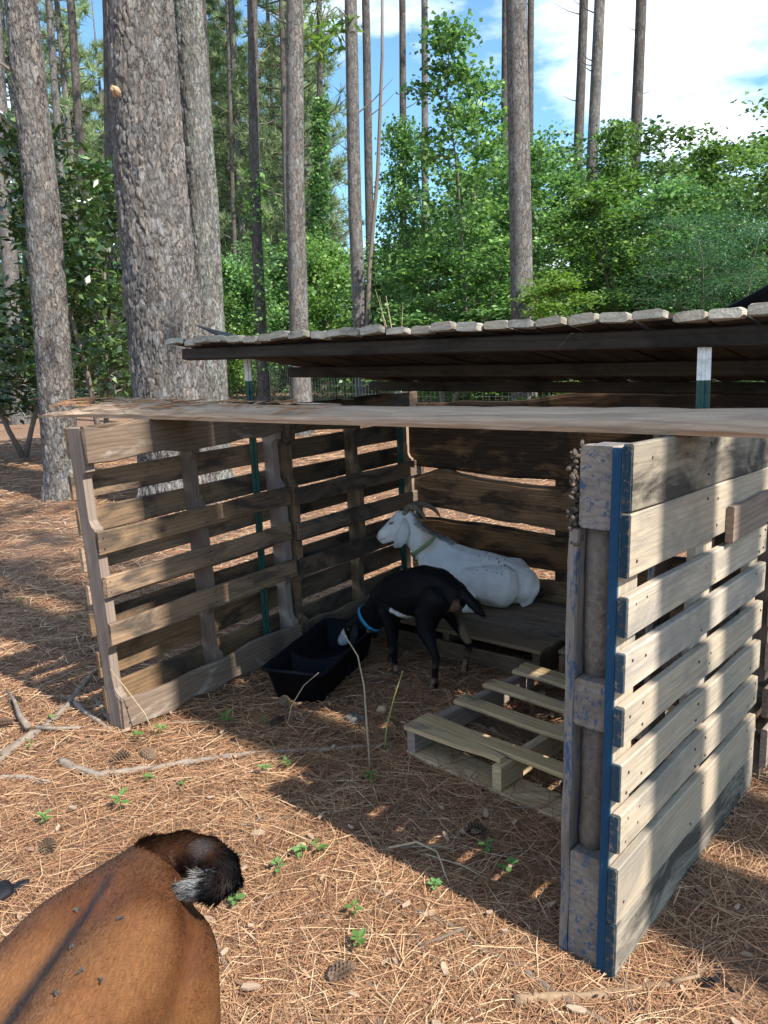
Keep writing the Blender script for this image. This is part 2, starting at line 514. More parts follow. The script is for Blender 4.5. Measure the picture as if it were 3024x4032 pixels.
def build_ground():
    xs = np.concatenate([np.linspace(-220, -12, 14), np.linspace(-11, 11, 90), np.linspace(12, 220, 14)])
    ys = np.concatenate([np.linspace(-120, -5, 8), np.linspace(-4, 14, 74), np.linspace(16, 300, 24)])
    V = []
    for y in ys:
        for x in xs:
            z = gz(x, y)
            if -12 < x < 12 and -5 < y < 15:
                z += .012 * noise.noise(Vector((x * 1.3, y * 1.3, 0))) - .012
                z += .05 * max(0, noise.noise(Vector((x * .35, y * .35, 4)))) * min(1, max(0, (y - 5) / 3))
            V.append((x, y, z))
    nx, ny = len(xs), len(ys)
    F = [(j * nx + i, j * nx + i + 1, (j + 1) * nx + i + 1, (j + 1) * nx + i) for j in range(ny - 1) for i in range(nx - 1)]
    o = obj('ground', mesh_py('ground', V, F, True), M_GROUND)
    tag(o, 'forest floor of reddish brown pine straw', None, None, 'structure')
build_ground()

def needles(n, ymin, ymax, xlo, xhi, L0, L1, w, lift=.012, seed=1, pw=1.0):
    r = np.random.default_rng(seed)
    y = ymin * (ymax / ymin) ** (r.random(n) ** pw)
    x = y * 0 + r.uniform(xlo, xhi, n) * np.maximum(y, 1.0)
    th = r.uniform(0, 2 * np.pi, n) + .9 * np.sin(x * 3.1 + y * 2.3)
    L = r.uniform(L0, L1, n); W = w * r.uniform(.7, 1.35, n) * np.maximum(1, y / 2.2)
    keep = np.array([noise.noise(Vector((a * 1.9, b * 1.9, 3))) for a, b in zip(x, y)]) + r.normal(0, .2, n) < .52
    x, y, th, L, W = x[keep], y[keep], th[keep], L[keep], W[keep]; n = len(x)
    cvt = r.normal(0, .35, n)
    zz = .02 * np.clip(y - 6, 0, 34) + r.random(n) ** 2 * lift + .002
    pts = []
    tilt = r.normal(0, .07, n)
    for k, s in enumerate((-.5, 0, .5)):
        a = th + cvt * s
        px = x + np.cos(a) * L * s; py = y + np.sin(a) * L * s
        pz = zz + tilt * L * s + (0.004 if k == 1 else 0)
        wd = W * (1.0 if k == 1 else .55)
        nx_, ny_ = -np.sin(a) * wd / 2, np.cos(a) * wd / 2
        pts.append(np.stack([px + nx_, py + ny_, pz + .3 * W], 1)); pts.append(np.stack([px - nx_, py - ny_, pz], 1))
    V = np.stack(pts, 1)            # n,6,3
    V[:, :, 2] = np.maximum(V[:, :, 2], .02 * np.clip(V[:, :, 1] - 6, 0, 34) - .01)
    base = (np.arange(n) * 6)[:, None]
    F = np.concatenate([base + np.array([[0, 1, 3, 2]]), base + np.array([[2, 3, 5, 4]])], 0)
    return V.reshape(-1, 3), F
va, fa = needles(150000, .55, 5.5, -.95, .95, .09, .20, .0017, .016, 1, .8)
vb, fb = needles(60000, 4.5, 16, -.85, .85, .14, .24, .0016, .02, 2, .8)
straw = obj('pine_straw', mesh_np('pine_straw', np.concatenate([va, vb]), np.concatenate([fa, fb + len(va)])), M_STRAW)
tag(straw, 'loose brown pine needles lying over the forest floor', None, None, 'stuff')

# ------------------------------------------------------------------ pallets as walls
def wall_frame(x, y, yaw, ln, ld):
    d = Vector((math.sin(yaw), math.cos(yaw), 0)); n = Vector((math.cos(yaw), -math.sin(yaw), 0))
    z = Vector((0, 0, 1)) + n * ln + d * ld
    return frame((x, y, 0), d + Vector((0, 0, -ld)), za=z)

def notched(L=1.215, D=.089, notches=((.151, .366), (.833, 1.052)), dep=.029):
    p = []
    for a, b in notches:
        p += [(a, 0), (a + .008, dep * .6), (a + .03, dep), (b - .03, dep), (b - .008, dep * .6), (b, 0)]
    poly = [(0, 0)] + p + [(L, 0), (L, D), (0, D)]
    return poly

def nails(parent, pts, mat, r=.0035):
    m = MB()
    for (x, y, z) in pts:
        m.tube([(x, y + .002, z), (x, y - .0015, z)], r, 6)
    o = m.build('nail_heads', mat, parent); tag(o, kind='stuff'); return o
M_NAIL = plain('rusty_nail', (.06, .035, .025), .7, .3, 50)

def stringer_pallet(name, label, MX, s0, wall_m, strg_m, rot_m, seed, grp, top_m=None):
    r = random.Random(seed)
    t = thing(name, label, 'pallet', MX, grp)
    ups = ((0, 0, 1), (0, 1, 0))
    for s in (s0 + .019, s0 + .515, s0 + 1.0):
        o = obj('stringer', prism(notched(), .019), strg_m, t, frame((s, .022, 0), (0, 0, 1), (0, 1, 0)))
    # inner face: five boards, the two end ones wide and rough edged
    ptn = []
    for (z0, z1, m) in ((1.078, 1.214, top_m or rot_m), (.735, .822, wall_m), (.564, .647, wall_m), (.374, .464, wall_m), (.012, .140, rot_m)):
        wide = z1 - z0 > .11
        board(t, 'inner_board', (s0 + r.uniform(-.006, .006), .010, (z0 + z1) / 2), 1.02 + r.uniform(-.01, .008), z1 - z0, .02, m,
              seg=9 if wide else 5, wob=.012 if wide else .003, ragged=.004)
        for s in (.02, .515, 1.0):
            for q in (.25, .75):
                ptn.append((s0 + s, 0, z0 + (z1 - z0) * q))
    for (z0, z1) in ((1.10, 1.215), (.94, 1.04), (.805, .90), (.655, .755), (.52, .60), (.39, .49), (.215, .325), (.06, .18)):
        board(t, 'outer_board', (s0 - .012 + r.uniform(-.012, .012), .121, (z0 + z1) / 2), 1.035, z1 - z0, .018, wall_m, seg=4, wob=.002)
    nails(t, ptn, M_NAIL)
    return t

ML = wall_frame(-1.055, 2.84, .663, -.012, -.026)
GP = 'pallets standing on edge as shelter walls'
stringer_pallet('wooden_pallet', 'weathered brown pallet on edge at the front left, sunlit on its front strip', ML, 0, M_WALL, M_STRG, M_ROT, 3, GP)
ML2 = wall_frame(-1.05, 2.85, .663, .004, -.012)
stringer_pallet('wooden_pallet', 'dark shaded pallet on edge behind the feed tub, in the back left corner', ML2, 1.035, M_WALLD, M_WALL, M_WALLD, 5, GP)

# right wall: blue block pallet on edge
MR = wall_frame(.479, 1.511, .721, .005, .028)
def blue_pallet():
    r = random.Random(9)
    t = thing('blue_pallet', 'blue painted block pallet on edge at the front right, crusted with mud', 'pallet', MR, GP)
    rows = ((1.082, 1.222, M_BLUEPD), (.944, 1.0805, M_BLUEP), (.816, .907, M_BLUEP), (.693, .783, M_BLUEP), (.570, .661, M_BLUEP),
            (.443, .533, M_BLUEP), (.321, .413, M_BLUEP), (.150, .286, M_BLUEP), (.0, .1485, M_BLUEPD))
    ptn = []
    for i, (z0, z1, m) in enumerate(rows):
        L = 1.02
        board(t, 'outer_board', (r.uniform(-.004, .004), .011, (z0 + z1) / 2), L, z1 - z0, .022, m, seg=5, wob=.0018, bev=.003)
        b = board(t, 'blue_board_end', (-.0085, .0115, (z0 + z1) / 2), .004, z1 - z0 - .006, .0185, M_BLUEEND, seg=1, wob=.0005, bev=.002)
        for s in (.03, .10, .46, .54, .93, .99):
            for q in (.25, .75):
                if r.random() < .45: continue
                ptn.append((s + r.uniform(-.008, .008), 0, z0 + (z1 - z0) * q + r.uniform(-.01, .01)))
    nails(t, ptn, M_NAIL, .0036)
    for s, w in ((.0, .10), (.45, .13), (.92, .10)):
        board(t, 'upright_board', (s + w / 2, .0335, .0), 1.215, w, .021, M_BLUEP, xa=(0, 0, 1), ya=(0, 1, 0), seg=6, wob=.001)
    board(t, 'blue_edge_strip', (-.0035, .0335, .0), 1.214, .005, .0205, M_BLUE, xa=(0, 0, 1), ya=(0, 1, 0), seg=6, wob=.0008, bev=.001)
    for s in (.0, .45, .90):
        for (z0, z1) in ((1.041, 1.216), (.589, .70), (.002, .281)):
            o = board(t, 'block', (s + .006, .083, (z0 + z1) / 2), .105, z1 - z0, .076, M_BLUEDIRT, seg=3, wob=.002, bev=.006)
    for (z0, z1) in ((.70, 1.041), (.281, .589)):
        m = MB()
        n = 7
        pts = [(.062, .093, z0 - .002 + (z1 - z0 + .004) * i / n) for i in range(n + 1)]
        m.tube(pts, [.031 + r.uniform(-.0018, .0018) for _ in pts], 18)
        m.build('round_upright', M_MUD, t, smooth=True)
    # inner skid boards, mud eaten at the top edge
    for s, w in ((.0, .11), (.45, .12), (.91, .11)):
        board(t, 'inner_board', (s + w / 2, .132, .0), 1.035 if s == 0 else 1.21, w, .02, M_BLUEDIRT, xa=(0, 0, 1), ya=(0, 1, 0), seg=14, wob=.0022, bev=.003)
    for z in (.07, .62, 1.13):
        board(t, 'inner_board', (.125, .132, z), .88, .10, .019, M_BLUEP, seg=4)
    # crumbling mud crust along the top inner edge
    m = MB()
    for i in range(260):
        z = r.uniform(1.0, 1.215); a = r.uniform(.002, .0062)
        p = Vector((r.uniform(-.004, .05), .122 + r.uniform(0, .022), z)); q = p + Vector((r.uniform(-a, a), r.uniform(-a, a), r.uniform(-a, a)))
        m.tube([p, q], [a, a * .8], 6, roundcap=True)
    tag(m.build('mud_crust', M_CRUST, t), kind='stuff')
    return t
blue_pallet()

MR2 = wall_frame(.479, 1.511, .735, .002, .01)
def back_right_pallet():
    r = random.Random(21)
    t = thing('wooden_pallet', 'reddish brown pallet on edge behind the blue pallet at the right edge', 'pallet', MR2, GP)
    for (z0, z1) in ((1.12, 1.21), (.97, 1.06), (.83, .92), (.69, .78), (.55, .64), (.41, .50), (.25, .35), (.08, .21)):
        board(t, 'outer_board', (1.05, -.008, (z0 + z1) / 2), 1.02, z1 - z0, .02, M_REDW, seg=4, wob=.002)
    for s in (1.09, 1.56, 2.05):
        obj('stringer', prism(notched(), .019), M_STRG, t, frame((s, .005, 0), (0, 0, 1), (0, 1, 0)))
    for (z0, z1) in ((1.08, 1.21), (.72, .81), (.45, .54), (.02, .15)):
        board(t, 'inner_board', (1.055, .106, (z0 + z1) / 2), 1.0, z1 - z0, .018, M_WALLD, seg=4, wob=.002)
back_right_pallet()
cl = board(None, 'cleat_board', (0, 0, 0), .75, .095, .02, M_REDW, seg=5, wob=.003)
cl.matrix_world = MR @ frame((.60, -.0115, .965), (1, 0, .012), (0, 1, 0))
tag(cl, 'reddish board nailed across the joint of the blue pallet and the pallet behind it', 'board')

# front log slab across both walls
def log_slab():
    ctrl = [(-1.47, 3.37, 1.236), (-1.25, 3.27, 1.233), (-.9, 3.04, 1.226), (-.35, 2.58, 1.222), (.272, 2.055, 1.2195), (.547, 1.80, 1.2195), (.79, 1.56, 1.2195), (1.25, 1.12, 1.222)]
    r = random.Random(4)
    P = []
    N = 60
    cum = [0]
    for a, b in zip(ctrl, ctrl[1:]): cum.append(cum[-1] + (Vector(b) - Vector(a)).length)
    for i in range(N + 1):
        s = cum[-1] * i / N
        j = max(k for k in range(len(ctrl) - 1) if cum[k] <= s + 1e-9)
        P.append(Vector(ctrl[j]).lerp(Vector(ctrl[j + 1]), (s - cum[j]) / (cum[j + 1] - cum[j])))
    d = Vector((.643, .766, 0))
    rings = []
    for i, p in enumerate(P):
        f = i / N
        left = max(0, 1 - f * 2.2)
        taper = min(1, .18 + f * 9) if f < .09 else 1
        th = (.024 + .014 * left) ; w = .185 * (.5 + .5 * taper)
        prof = [(0, 0), (-.004, th * .5), (0, th), (.02, th + .012), (.05, th + .021), (.09, th + .027), (.13, th + .026), (w - .012, th + .018), (w, th * .6), (w, 0)]
        ring = []
        for k, (v, z) in enumerate(prof):
            amp = .0045 * (1 + 1.3 * left)
            a = noise.noise(Vector((i * .35, k * 2.1, 1))) * amp
            b_ = noise.noise(Vector((i * .6, k * 3.1, 7))) * amp * (1 if k not in (0, 9) else .0)
            jx = (r.uniform(-.03, .03) if i == 0 else 0)
            q = p + d * (v + a) + Vector((0, 0, max(0, z * taper + b_))) + Vector((.766, -.643, 0)) * jx
            ring.append(q)
        rings.append(ring)
    c = P[N // 2]
    V, F = rings_mesh(rings)
    MX = frame(tuple(c), (P[-1] - P[0]), za=(0, 0, 1))
    inv = MX.inverted()
    o = obj('log_slab', mesh_py('log_slab', [inv @ Vector(v) for v in V], F), M_PLANK)
    o.matrix_world = MX
    m = MB(); r2 = random.Random(44)
    for i in range(130):
        f = r2.random() ** 1.3 * .42; j = min(N - 2, max(1, int(f * N))); p = P[j]; ax = (P[j + 1] - P[j]).normalized()
        th = .024 + .014 * max(0, 1 - f * 2.2); v = r2.uniform(-.004, .15)
        q = p + d * v + Vector((0, 0, th + .006 + .022 * math.sin(min(1, max(0, v) / .1) * 1.5) + r2.uniform(0, .006))); q = inv @ q; ax2 = inv.to_3x3() @ ax
        L = r2.uniform(.03, .16); hgt = r2.uniform(0, .012) * (2 if r2.random() < .15 else 1)
        m.tube([q, q + ax2 * L * .5 + Vector((0, r2.uniform(-.004, .004), hgt * .6)), q + ax2 * L + Vector((0, r2.uniform(-.01, .01), hgt))], [.0016, r2.uniform(.0018, .0035), .0008], 4)
    so = m.build('bark_shreds', M_SHRED, o); tag(so, kind='stuff')
    tag(o, 'long rough log slab with peeled bark laid across the tops of both front pallets', 'plank')
log_slab()

# back wall of live-edged slabs
NB = Vector((.766, -.643, 0)); DB = Vector((.643, .766, 0))
MB_W = frame((.13, 4.51, 0), NB, ya=DB)
def back_wall():
    t = thing('slab_wall', 'back wall of dark live edged slabs with gaps behind the white goat', 'wall', MB_W)
    L = 2.05
    def top(k, x): return .018 * noise.noise(Vector((x * 2.3, k * 5.1, 0))) + .008 * noise.noise(Vector((x * 7, k * 3.3, 2)))
    rows = ((-.01, .245), (.30, .515), (.565, .765), (.815, 1.185))
    for k, (z0, z1) in enumerate(rows):
        rings = []
        nseg = 26
        for i in range(nseg + 1):
            x = L * i / nseg
            a = z0 + (top(k * 2 + 1, x) * 1.4 if k else 0); b = z1 + top(k * 2 + 2, x) * (1.4 if k < 3 else 1) + (.045 * min(1, max(0, (x - .7) / .6)) if k == 3 else 0)
            if k == 2: b += .055 * math.exp(-((x - .28) / .14) ** 2) - .02 * math.exp(-((x - .02) / .12) ** 2)
            if k == 1: b += -.045 * min(1, max(0, (x - .3) / 1.2))
            if k == 2: a += -.055 * min(1, max(0, (x - .2) / 1.0))
            if k == 3: a += -.03 * min(1, max(0, (x - .3) / .4))
            rings.append([(x, .0, a + .004), (x, -.004, a + .02), (x, -.003, (a + b) / 2), (x, -.003, b - .02), (x, .002, b - .002), (x, .018, b), (x, .032, b - .015), (x, .034, a + .02), (x, .02, a)])
        V, F = rings_mesh(rings)
        o = obj('slab', mesh_py('slab', V, F), M_SLABD if k == 3 else M_SLAB, t)
    for x in (.05, 1.0, 1.98):
        board(t, 'batten', (x, .056, -.05), 1.2, .085, .038, M_WALLD, xa=(0, 0, 1), ya=(0, 1, 0))
back_wall()

# T posts
def t_post(label, x, y, ztop, yaw):
    t = thing('steel_post', label, 'post', trs((x, y, 0), yaw), 'steel T posts holding the shelter')
    poly = [(-.0175, -.002), (-.005, -.002), (-.0035, -.006), (.0035, -.006), (.005, -.002), (.0175, -.002), (.0175, .0015), (.0025, .003), (.002, .032), (-.002, .032), (-.0025, .003), (-.0175, .0015)]
    def seg(a, b): 
        n = len(poly)
        V = [(x, y, a) for x, y in poly] + [(x, y, b) for x, y in poly]
        F = [tuple(reversed(range(n))), tuple(range(n, 2 * n))] + [(i, (i + 1) % n, n + (i + 1) % n, n + i) for i in range(n)]
        return mesh_py('post_shaft', V, F)
    zw = ztop - .10
    obj('post_shaft', seg(-.3, zw), M_GREENPOST, t)
    obj('white_tip', seg(zw, ztop), M_WHITEPOST, t)
    m = MB()
    z = .05
    while z < zw - .03:
        m.box(-.0045, .0045, -.0125, -.0055, z, z + .018); z += .054
    tag(m.build('studs', M_GREENPOST, t), kind='stuff')
t_post('white tipped green steel post standing inside the front left pallet', -.585, 3.515, 1.452, R_(-20))
t_post('white tipped green steel post under the right end of the roof', .862, 2.065, 1.424, R_(-35))
t_post('white tipped green steel post in the back left corner of the shelter', .105, 4.385, 1.31, R_(-35))

# ------------------------------------------------------------------ roof
RN = Vector((.766, -.643, -.0195)).normalized()
RD = Vector((.643, .766, -.155))
MRF = frame((-.85, 3.5, 1.478), RN, ya=RD)
def roof():
    r = random.Random(31)
    t = thing('shelter_roof', 'sloping slatted shelter roof of grey boards on dark beams', 'roof', MRF)
    for v, L, u0 in ((0, 2.43, 0), (.64, 2.46, .005), (1.27, 2.46, .01)):
        board(t, 'beam', (u0, v, 0), L, .048, .045, M_ROOFSHADE, seg=5, wob=.0015)
    for i in range(26):
        u = .04 + i * .0945 + r.uniform(-.004, .004)
        L = 1.46 + r.uniform(-.02, .02)
        v0 = -.10 + r.uniform(-.026, .02)
        w = .087 + r.uniform(-.004, .003); T = r.uniform(.022, .029)
        # round-shouldered weathered board end
        rings = []
        for s in (0, .006, .03, .5, 1.0, L):
            k = 1 - (.10 if s == 0 else .03 if s == .006 else 0)
            tw = r.uniform(-.003, .003)
            ring = []
            for (a, b) in ((-.5, .12), (-.5, .82), (-.4, 1.0), (-.15, 1.02), (.2, 1.0), (.42, .93), (.5, .75), (.5, .15), (.42, 0), (-.42, 0)):
                ring.append((s, a * w * k, b * T * (1 if s > .01 else .96) + tw * a * 2 + r.uniform(-.001, .001)))
            rings.append(ring)
        V, F = rings_mesh(rings)
        me = mesh_py('roof_board', V, F)
        me.materials.append(M_ROOF); me.materials.append(M_ROOFSHADE)
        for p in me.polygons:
            if p.center.x > .034: p.material_index = 1  # front ends stay light grey, the rest is coloured dark as underside shade
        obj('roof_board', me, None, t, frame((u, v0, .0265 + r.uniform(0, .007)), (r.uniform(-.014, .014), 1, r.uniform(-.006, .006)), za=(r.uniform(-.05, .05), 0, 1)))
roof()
def rubber_sheet():
    V = []; nx, ny = 40, 18
    for j in range(ny + 1):
        for i in range(nx + 1):
            u = -.06 + 2.58 * i / nx; v = .16 + 1.16 * j / ny
            z = .060 + .002 * math.sin(u * 9 + v * 5)
            a = max(0, 1 - (u + .06) / .22) * (1 - .25 * min(1, (v - .16) / .5)) * max(0, min(1, (1.25 - v) / .6))
            b = max(0, 1 - (2.52 - u) / .42) * max(0, 1 - (v - .16) / .7)
            z += .088 * a ** 1.1 + .24 * b ** 1.4
            V.append((u - .02 * a, v - .06 * a + .03 * b, z))
    F = [(j * (nx + 1) + i, j * (nx + 1) + i + 1, (j + 1) * (nx + 1) + i + 1, (j + 1) * (nx + 1) + i) for j in range(ny) for i in range(nx)]
    n = len(V)
    V2 = V + [(x, y, z + .0035) for x, y, z in V]
    F2 = [tuple(reversed(f)) for f in F] + [tuple(n + i for i in f) for f in F]
    edge = [i for i in range(nx + 1)] + [(nx + 1) * j + nx for j in range(1, ny + 1)] + [(nx + 1) * ny + i for i in range(nx - 1, -1, -1)] + [(nx + 1) * j for j in range(ny - 1, 0, -1)]
    for a, b in zip(edge, edge[1:] + edge[:1]): F2.append((a, b, n + b, n + a))
    o = obj('rubber_sheet', mesh_py('rubber_sheet', V2, F2, True), M_RUBBER)
    o.matrix_world = MRF
    tag(o, 'black rubber sheet on the roof with its two front corners curling up', 'sheet')
rubber_sheet()

# ------------------------------------------------------------------ floor pallets
NP, DP = Vector((.702, -.712, 0)), Vector((.712, .702, 0))
MNP = frame((.040, 2.580, 0), NP, ya=DP)
def near_floor_pallet():
    t = thing('floor_pallet', 'yellowish broken pallet lying on the ground beside the blue pallet', 'pallet', MNP, 'pallets lying as the shelter floor')
    L = .87; zt = .122
    FB = dict(xa=(1, 0, 0), ya=(0, 0, -1))
    # front broken board: tapers away to the middle stringer
    poly = [(0, 0), (.12, .004), (.24, .012), (.33, .028), (.405, .03), (.41, .052), (.36, .058), (.25, .066), (.12, .068), (0, .069)]
    obj('broken_board', prism(poly, .0085), M_FLOOR, t, trs((0, 0, zt - .0085)))
    for (v0, w, l) in ((.071, .066, L), (.281, .072, L), (.462, .072, L - .01), (.655, .05, L), (.708, .055, L)):
        board(t, 'floor_board', (0, v0 + w / 2, zt - .0085), l, w, .017, M_FLOOR, seg=5, wob=.004, **FB)
    for x in (.022, .405, .84):
        board(t, 'stringer', (x, .012, .0605), .75, .087, .036, M_FLOOR if x > .1 else M_STRG, xa=(0, 1, 0), ya=(1, 0, 0), seg=4, wob=.002)
    for (v0, w) in ((0.004, .13), (.33, .09), (.64, .12)):
        board(t, 'bottom_board', (0, v0 + w / 2, .0085), L, w, .016, M_FLOORD if v0 > .1 else M_FLOOR, seg=5, wob=.003, **FB)
near_floor_pallet()
MRP = frame((-.13, 3.845, 0), NB, ya=DB)
def rear_floor_pallet():
    t = thing('floor_pallet', 'dark close boarded pallet platform under the white goat', 'pallet', MRP, 'pallets lying as the shelter floor')
    zt = .142; L = 1.03
    FB = dict(xa=(1, 0, 0), ya=(0, 0, -1))
    v = 0; board(t, 'front_board', (.0, -.004, .052), L, .075, .016, M_WALLD, seg=4, wob=.002)
    for w in (.095, .088, .09, .086, .09, .092, .09):
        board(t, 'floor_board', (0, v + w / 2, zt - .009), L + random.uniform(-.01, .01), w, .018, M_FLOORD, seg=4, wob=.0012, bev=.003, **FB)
        v += w + .011
    for x in (.022, .515, 1.0):
        board(t, 'stringer', (x, .012, .07), .64, .105, .036, M_WALLD, xa=(0, 1, 0), ya=(1, 0, 0), seg=3)
    for v0 in (.0, .3, .56):
        board(t, 'bottom_board', (0, v0 + .05, .009), L, .10, .016, M_FLOORD, seg=3, **FB)
rear_floor_pallet()
# a second dark pallet that fills the floor toward the right wall
MRP2 = frame((.70, 3.145, 0), NB, ya=DB)
def side_floor_pallet():
    t = thing('floor_pallet', 'dark floor pallet at the back right, half hidden behind the blue pallet', 'pallet', MRP2, 'pallets lying as the shelter floor')
    FB = dict(xa=(1, 0, 0), ya=(0, 0, -1)); v = .06
    for w in (.09, .088, .09, .086, .09, .092):
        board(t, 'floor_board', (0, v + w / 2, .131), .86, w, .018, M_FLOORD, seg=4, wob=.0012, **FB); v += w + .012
    for x in (.022, .43, .83):
        board(t, 'stringer', (x, .06, .066), .60, .11, .036, M_FLOORD, xa=(0, 1, 0), ya=(1, 0, 0), seg=3)
side_floor_pallet()

# ------------------------------------------------------------------ feed trough
def trough():
    t = thing('feed_trough', 'long black plastic feed trough against the left pallets', 'trough', frame((-.30, 3.34, 0.0), (.342, .94, 0), za=(0, 0, 1)))
    def rr(hx, hy, c, z, n=5):
        out = []
        for (sx, sy, a0) in ((1, 1, 0), (-1, 1, 90), (-1, -1, 180), (1, -1, 270)):
            for k in range(n):
                a = R_(a0 + 90 * k / (n - 1))
                out.append((sx * (hx - c) + c * math.cos(a), sy * (hy - c) + c * math.sin(a), z))
        return out
    sag = lambda ring, dz: [(x, y, z + dz * (1 if abs(x) > .22 else 0)) for x, y, z in ring]
    rings = [rr(.29, .105, .03, .004), rr(.325, .135, .035, .148), rr(.34, .15, .04, .15), rr(.342, .152, .04, .158), rr(.336, .146, .04, .163), rr(.324, .134, .035, .160), rr(.30, .118, .03, .06), rr(.285, .10, .03, .022)]
    V, F = rings_mesh(rings)
    obj('tub', mesh_py('tub', V, F, True), M_TROUGH, t)
    m = MB()
    pts = []
    # curved divider wall across the tub
    n = 10
    Vd, Fd = [], []
    for k in range(n + 1):
        y = -.128 + .256 * k / n
        x = -.02 + .05 * math.cos(math.pi * k / n)
        zt = .098 + .045 * abs(2 * k / n - 1) ** 2
        for dx, z in ((-.035, .024), (-.008, zt - .005), (0, zt), (.008, zt - .005), (.035, .024)):
            Vd.append((x + dx, y, z))
    for k in range(n):
        for j in range(4):
            Fd.append((k * 5 + j, (k + 1) * 5 + j, (k + 1) * 5 + j + 1, k * 5 + j + 1))
    obj('divider', mesh_py('divider', Vd, Fd, True), M_TROUGH, t)
    V = [(-.175 + .095 * math.cos(a) + .008 * math.sin(5 * a), .075 * math.sin(a), .0265) for a in np.linspace(0, 2 * math.pi, 20, endpoint=False)]
    obj('feed_layer', mesh_py('feed', V, [tuple(range(20))]), M_FEED, t)
trough()

# ------------------------------------------------------------------ animals
def skin(chains, voxel=.008, smooth=6, n=14):
    m = MB()
    for ch in chains:
        P = [c[:3] for c in ch]; r = [c[3] for c in ch]; r2 = [c[4] if len(c) > 4 else c[3] for c in ch]
        m.tube(P, r, n, True, r2, roundcap=True)
    me = mesh_py('skin', m.V, m.F)
    o = bpy.data.objects.new('tmp_skin', me); COL.objects.link(o)
    md = o.modifiers.new('r', 'REMESH'); md.mode = 'VOXEL'; md.voxel_size = voxel
    sm = o.modifiers.new('s', 'SMOOTH'); sm.factor = .5; sm.iterations = smooth
    dg = bpy.context.evaluated_depsgraph_get()
    res = bpy.data.meshes.new_from_object(o.evaluated_get(dg))
    bpy.data.objects.remove(o); bpy.data.meshes.remove(me)
    res.materials.clear()
    res.polygons.foreach_set('use_smooth', [True] * len(res.polygons))
    return res

def paint(me, fn):
    n = len(me.vertices)
    co = np.empty(n * 3, np.float32); me.vertices.foreach_get('co', co); co = co.reshape(-1, 3)
    cols = np.ones((n, 4), np.float32)
    cols[:, :3] = fn(co)
    at = me.color_attributes.new('coat', 'FLOAT_COLOR', 'POINT')
    at.data.foreach_set('color', cols.ravel())

def coat_mat(name, rough=.7, spec=.25, scale=140, strength=.35, vary=.25, stretch=(1, 1, .35)):
    N = NT(name)
    a = N.new('ShaderNodeAttribute', attribute_name='coat')
    n = N.noise(N.coords(stretch, rand=False), scale, 5, .7)
    b = N.noise(N.coords((1, 1, 1), rand=False), 14, 4, .6)
    c = N.hsv(a.outputs['Color'], val=N.maprange(n, .3, .7, 1 - vary, 1 + vary))
    c = N.hsv(c, val=N.maprange(b, .3, .7, .88, 1.1))
    return N.done(c, rough, N.bump(n, strength, .004), spec)
M_COATW = coat_mat('white_goat_coat', .75, .2, 160, .3, .1)
M_COATK = coat_mat('black_goat_coat', .55, .11, 160, .4)
M_COATB = coat_mat('brown_goat_coat', .5, .3, 260, .45, .32, (1.4, .22, .7))
M_HORN = wood('ridged_horn', (.26, .20, .14), (.17, .13, .09), (.36, .30, .22), .3, vary=.05)
M_HOOF = plain('dark_hoof', (.035, .03, .026), .6, .3, 60)
M_EYE = plain('amber_eye', (.05, .03, .012), .15, .6, 40)
M_PINKL = plain('pale_eyelid', (.55, .46, .42), .8, .2, 50)
M_PINK = plain('pink_skin', (.42, .27, .24), .7, .3, 50)

def hair_mat(name, rough, spec):
    N = NT(name)
    a = N.new('ShaderNodeAttribute', attribute_name='coat')
    N.done(a.outputs['Color'], rough, None, spec)
    tr = N.new('ShaderNodeBsdfTranslucent'); N.link(a.outputs['Color'], tr.inputs['Color'])
    ms = N.new('ShaderNodeMixShader'); ms.inputs[0].default_value = .45
    N.link(N.b.outputs[0], ms.inputs[1]); N.link(tr.outputs[0], ms.inputs[2]); N.link(ms.outputs[0], N.out.inputs['Surface'])
    return N.m
M_HAIR = hair_mat('goat_hair', .5, .3)
def lerp(a, b, t): return a[None, :] * (1 - t[:, None]) + b[None, :] * t[:, None]
def sst(x, a, b):
    t = np.clip((x - a) / (b - a), 0, 1); return t * t * (3 - 2 * t)
def npn(co, s, off=0):
    return np.array([noise.noise(Vector((float(x) * s + off, float(y) * s, float(z) * s))) for x, y, z in co])

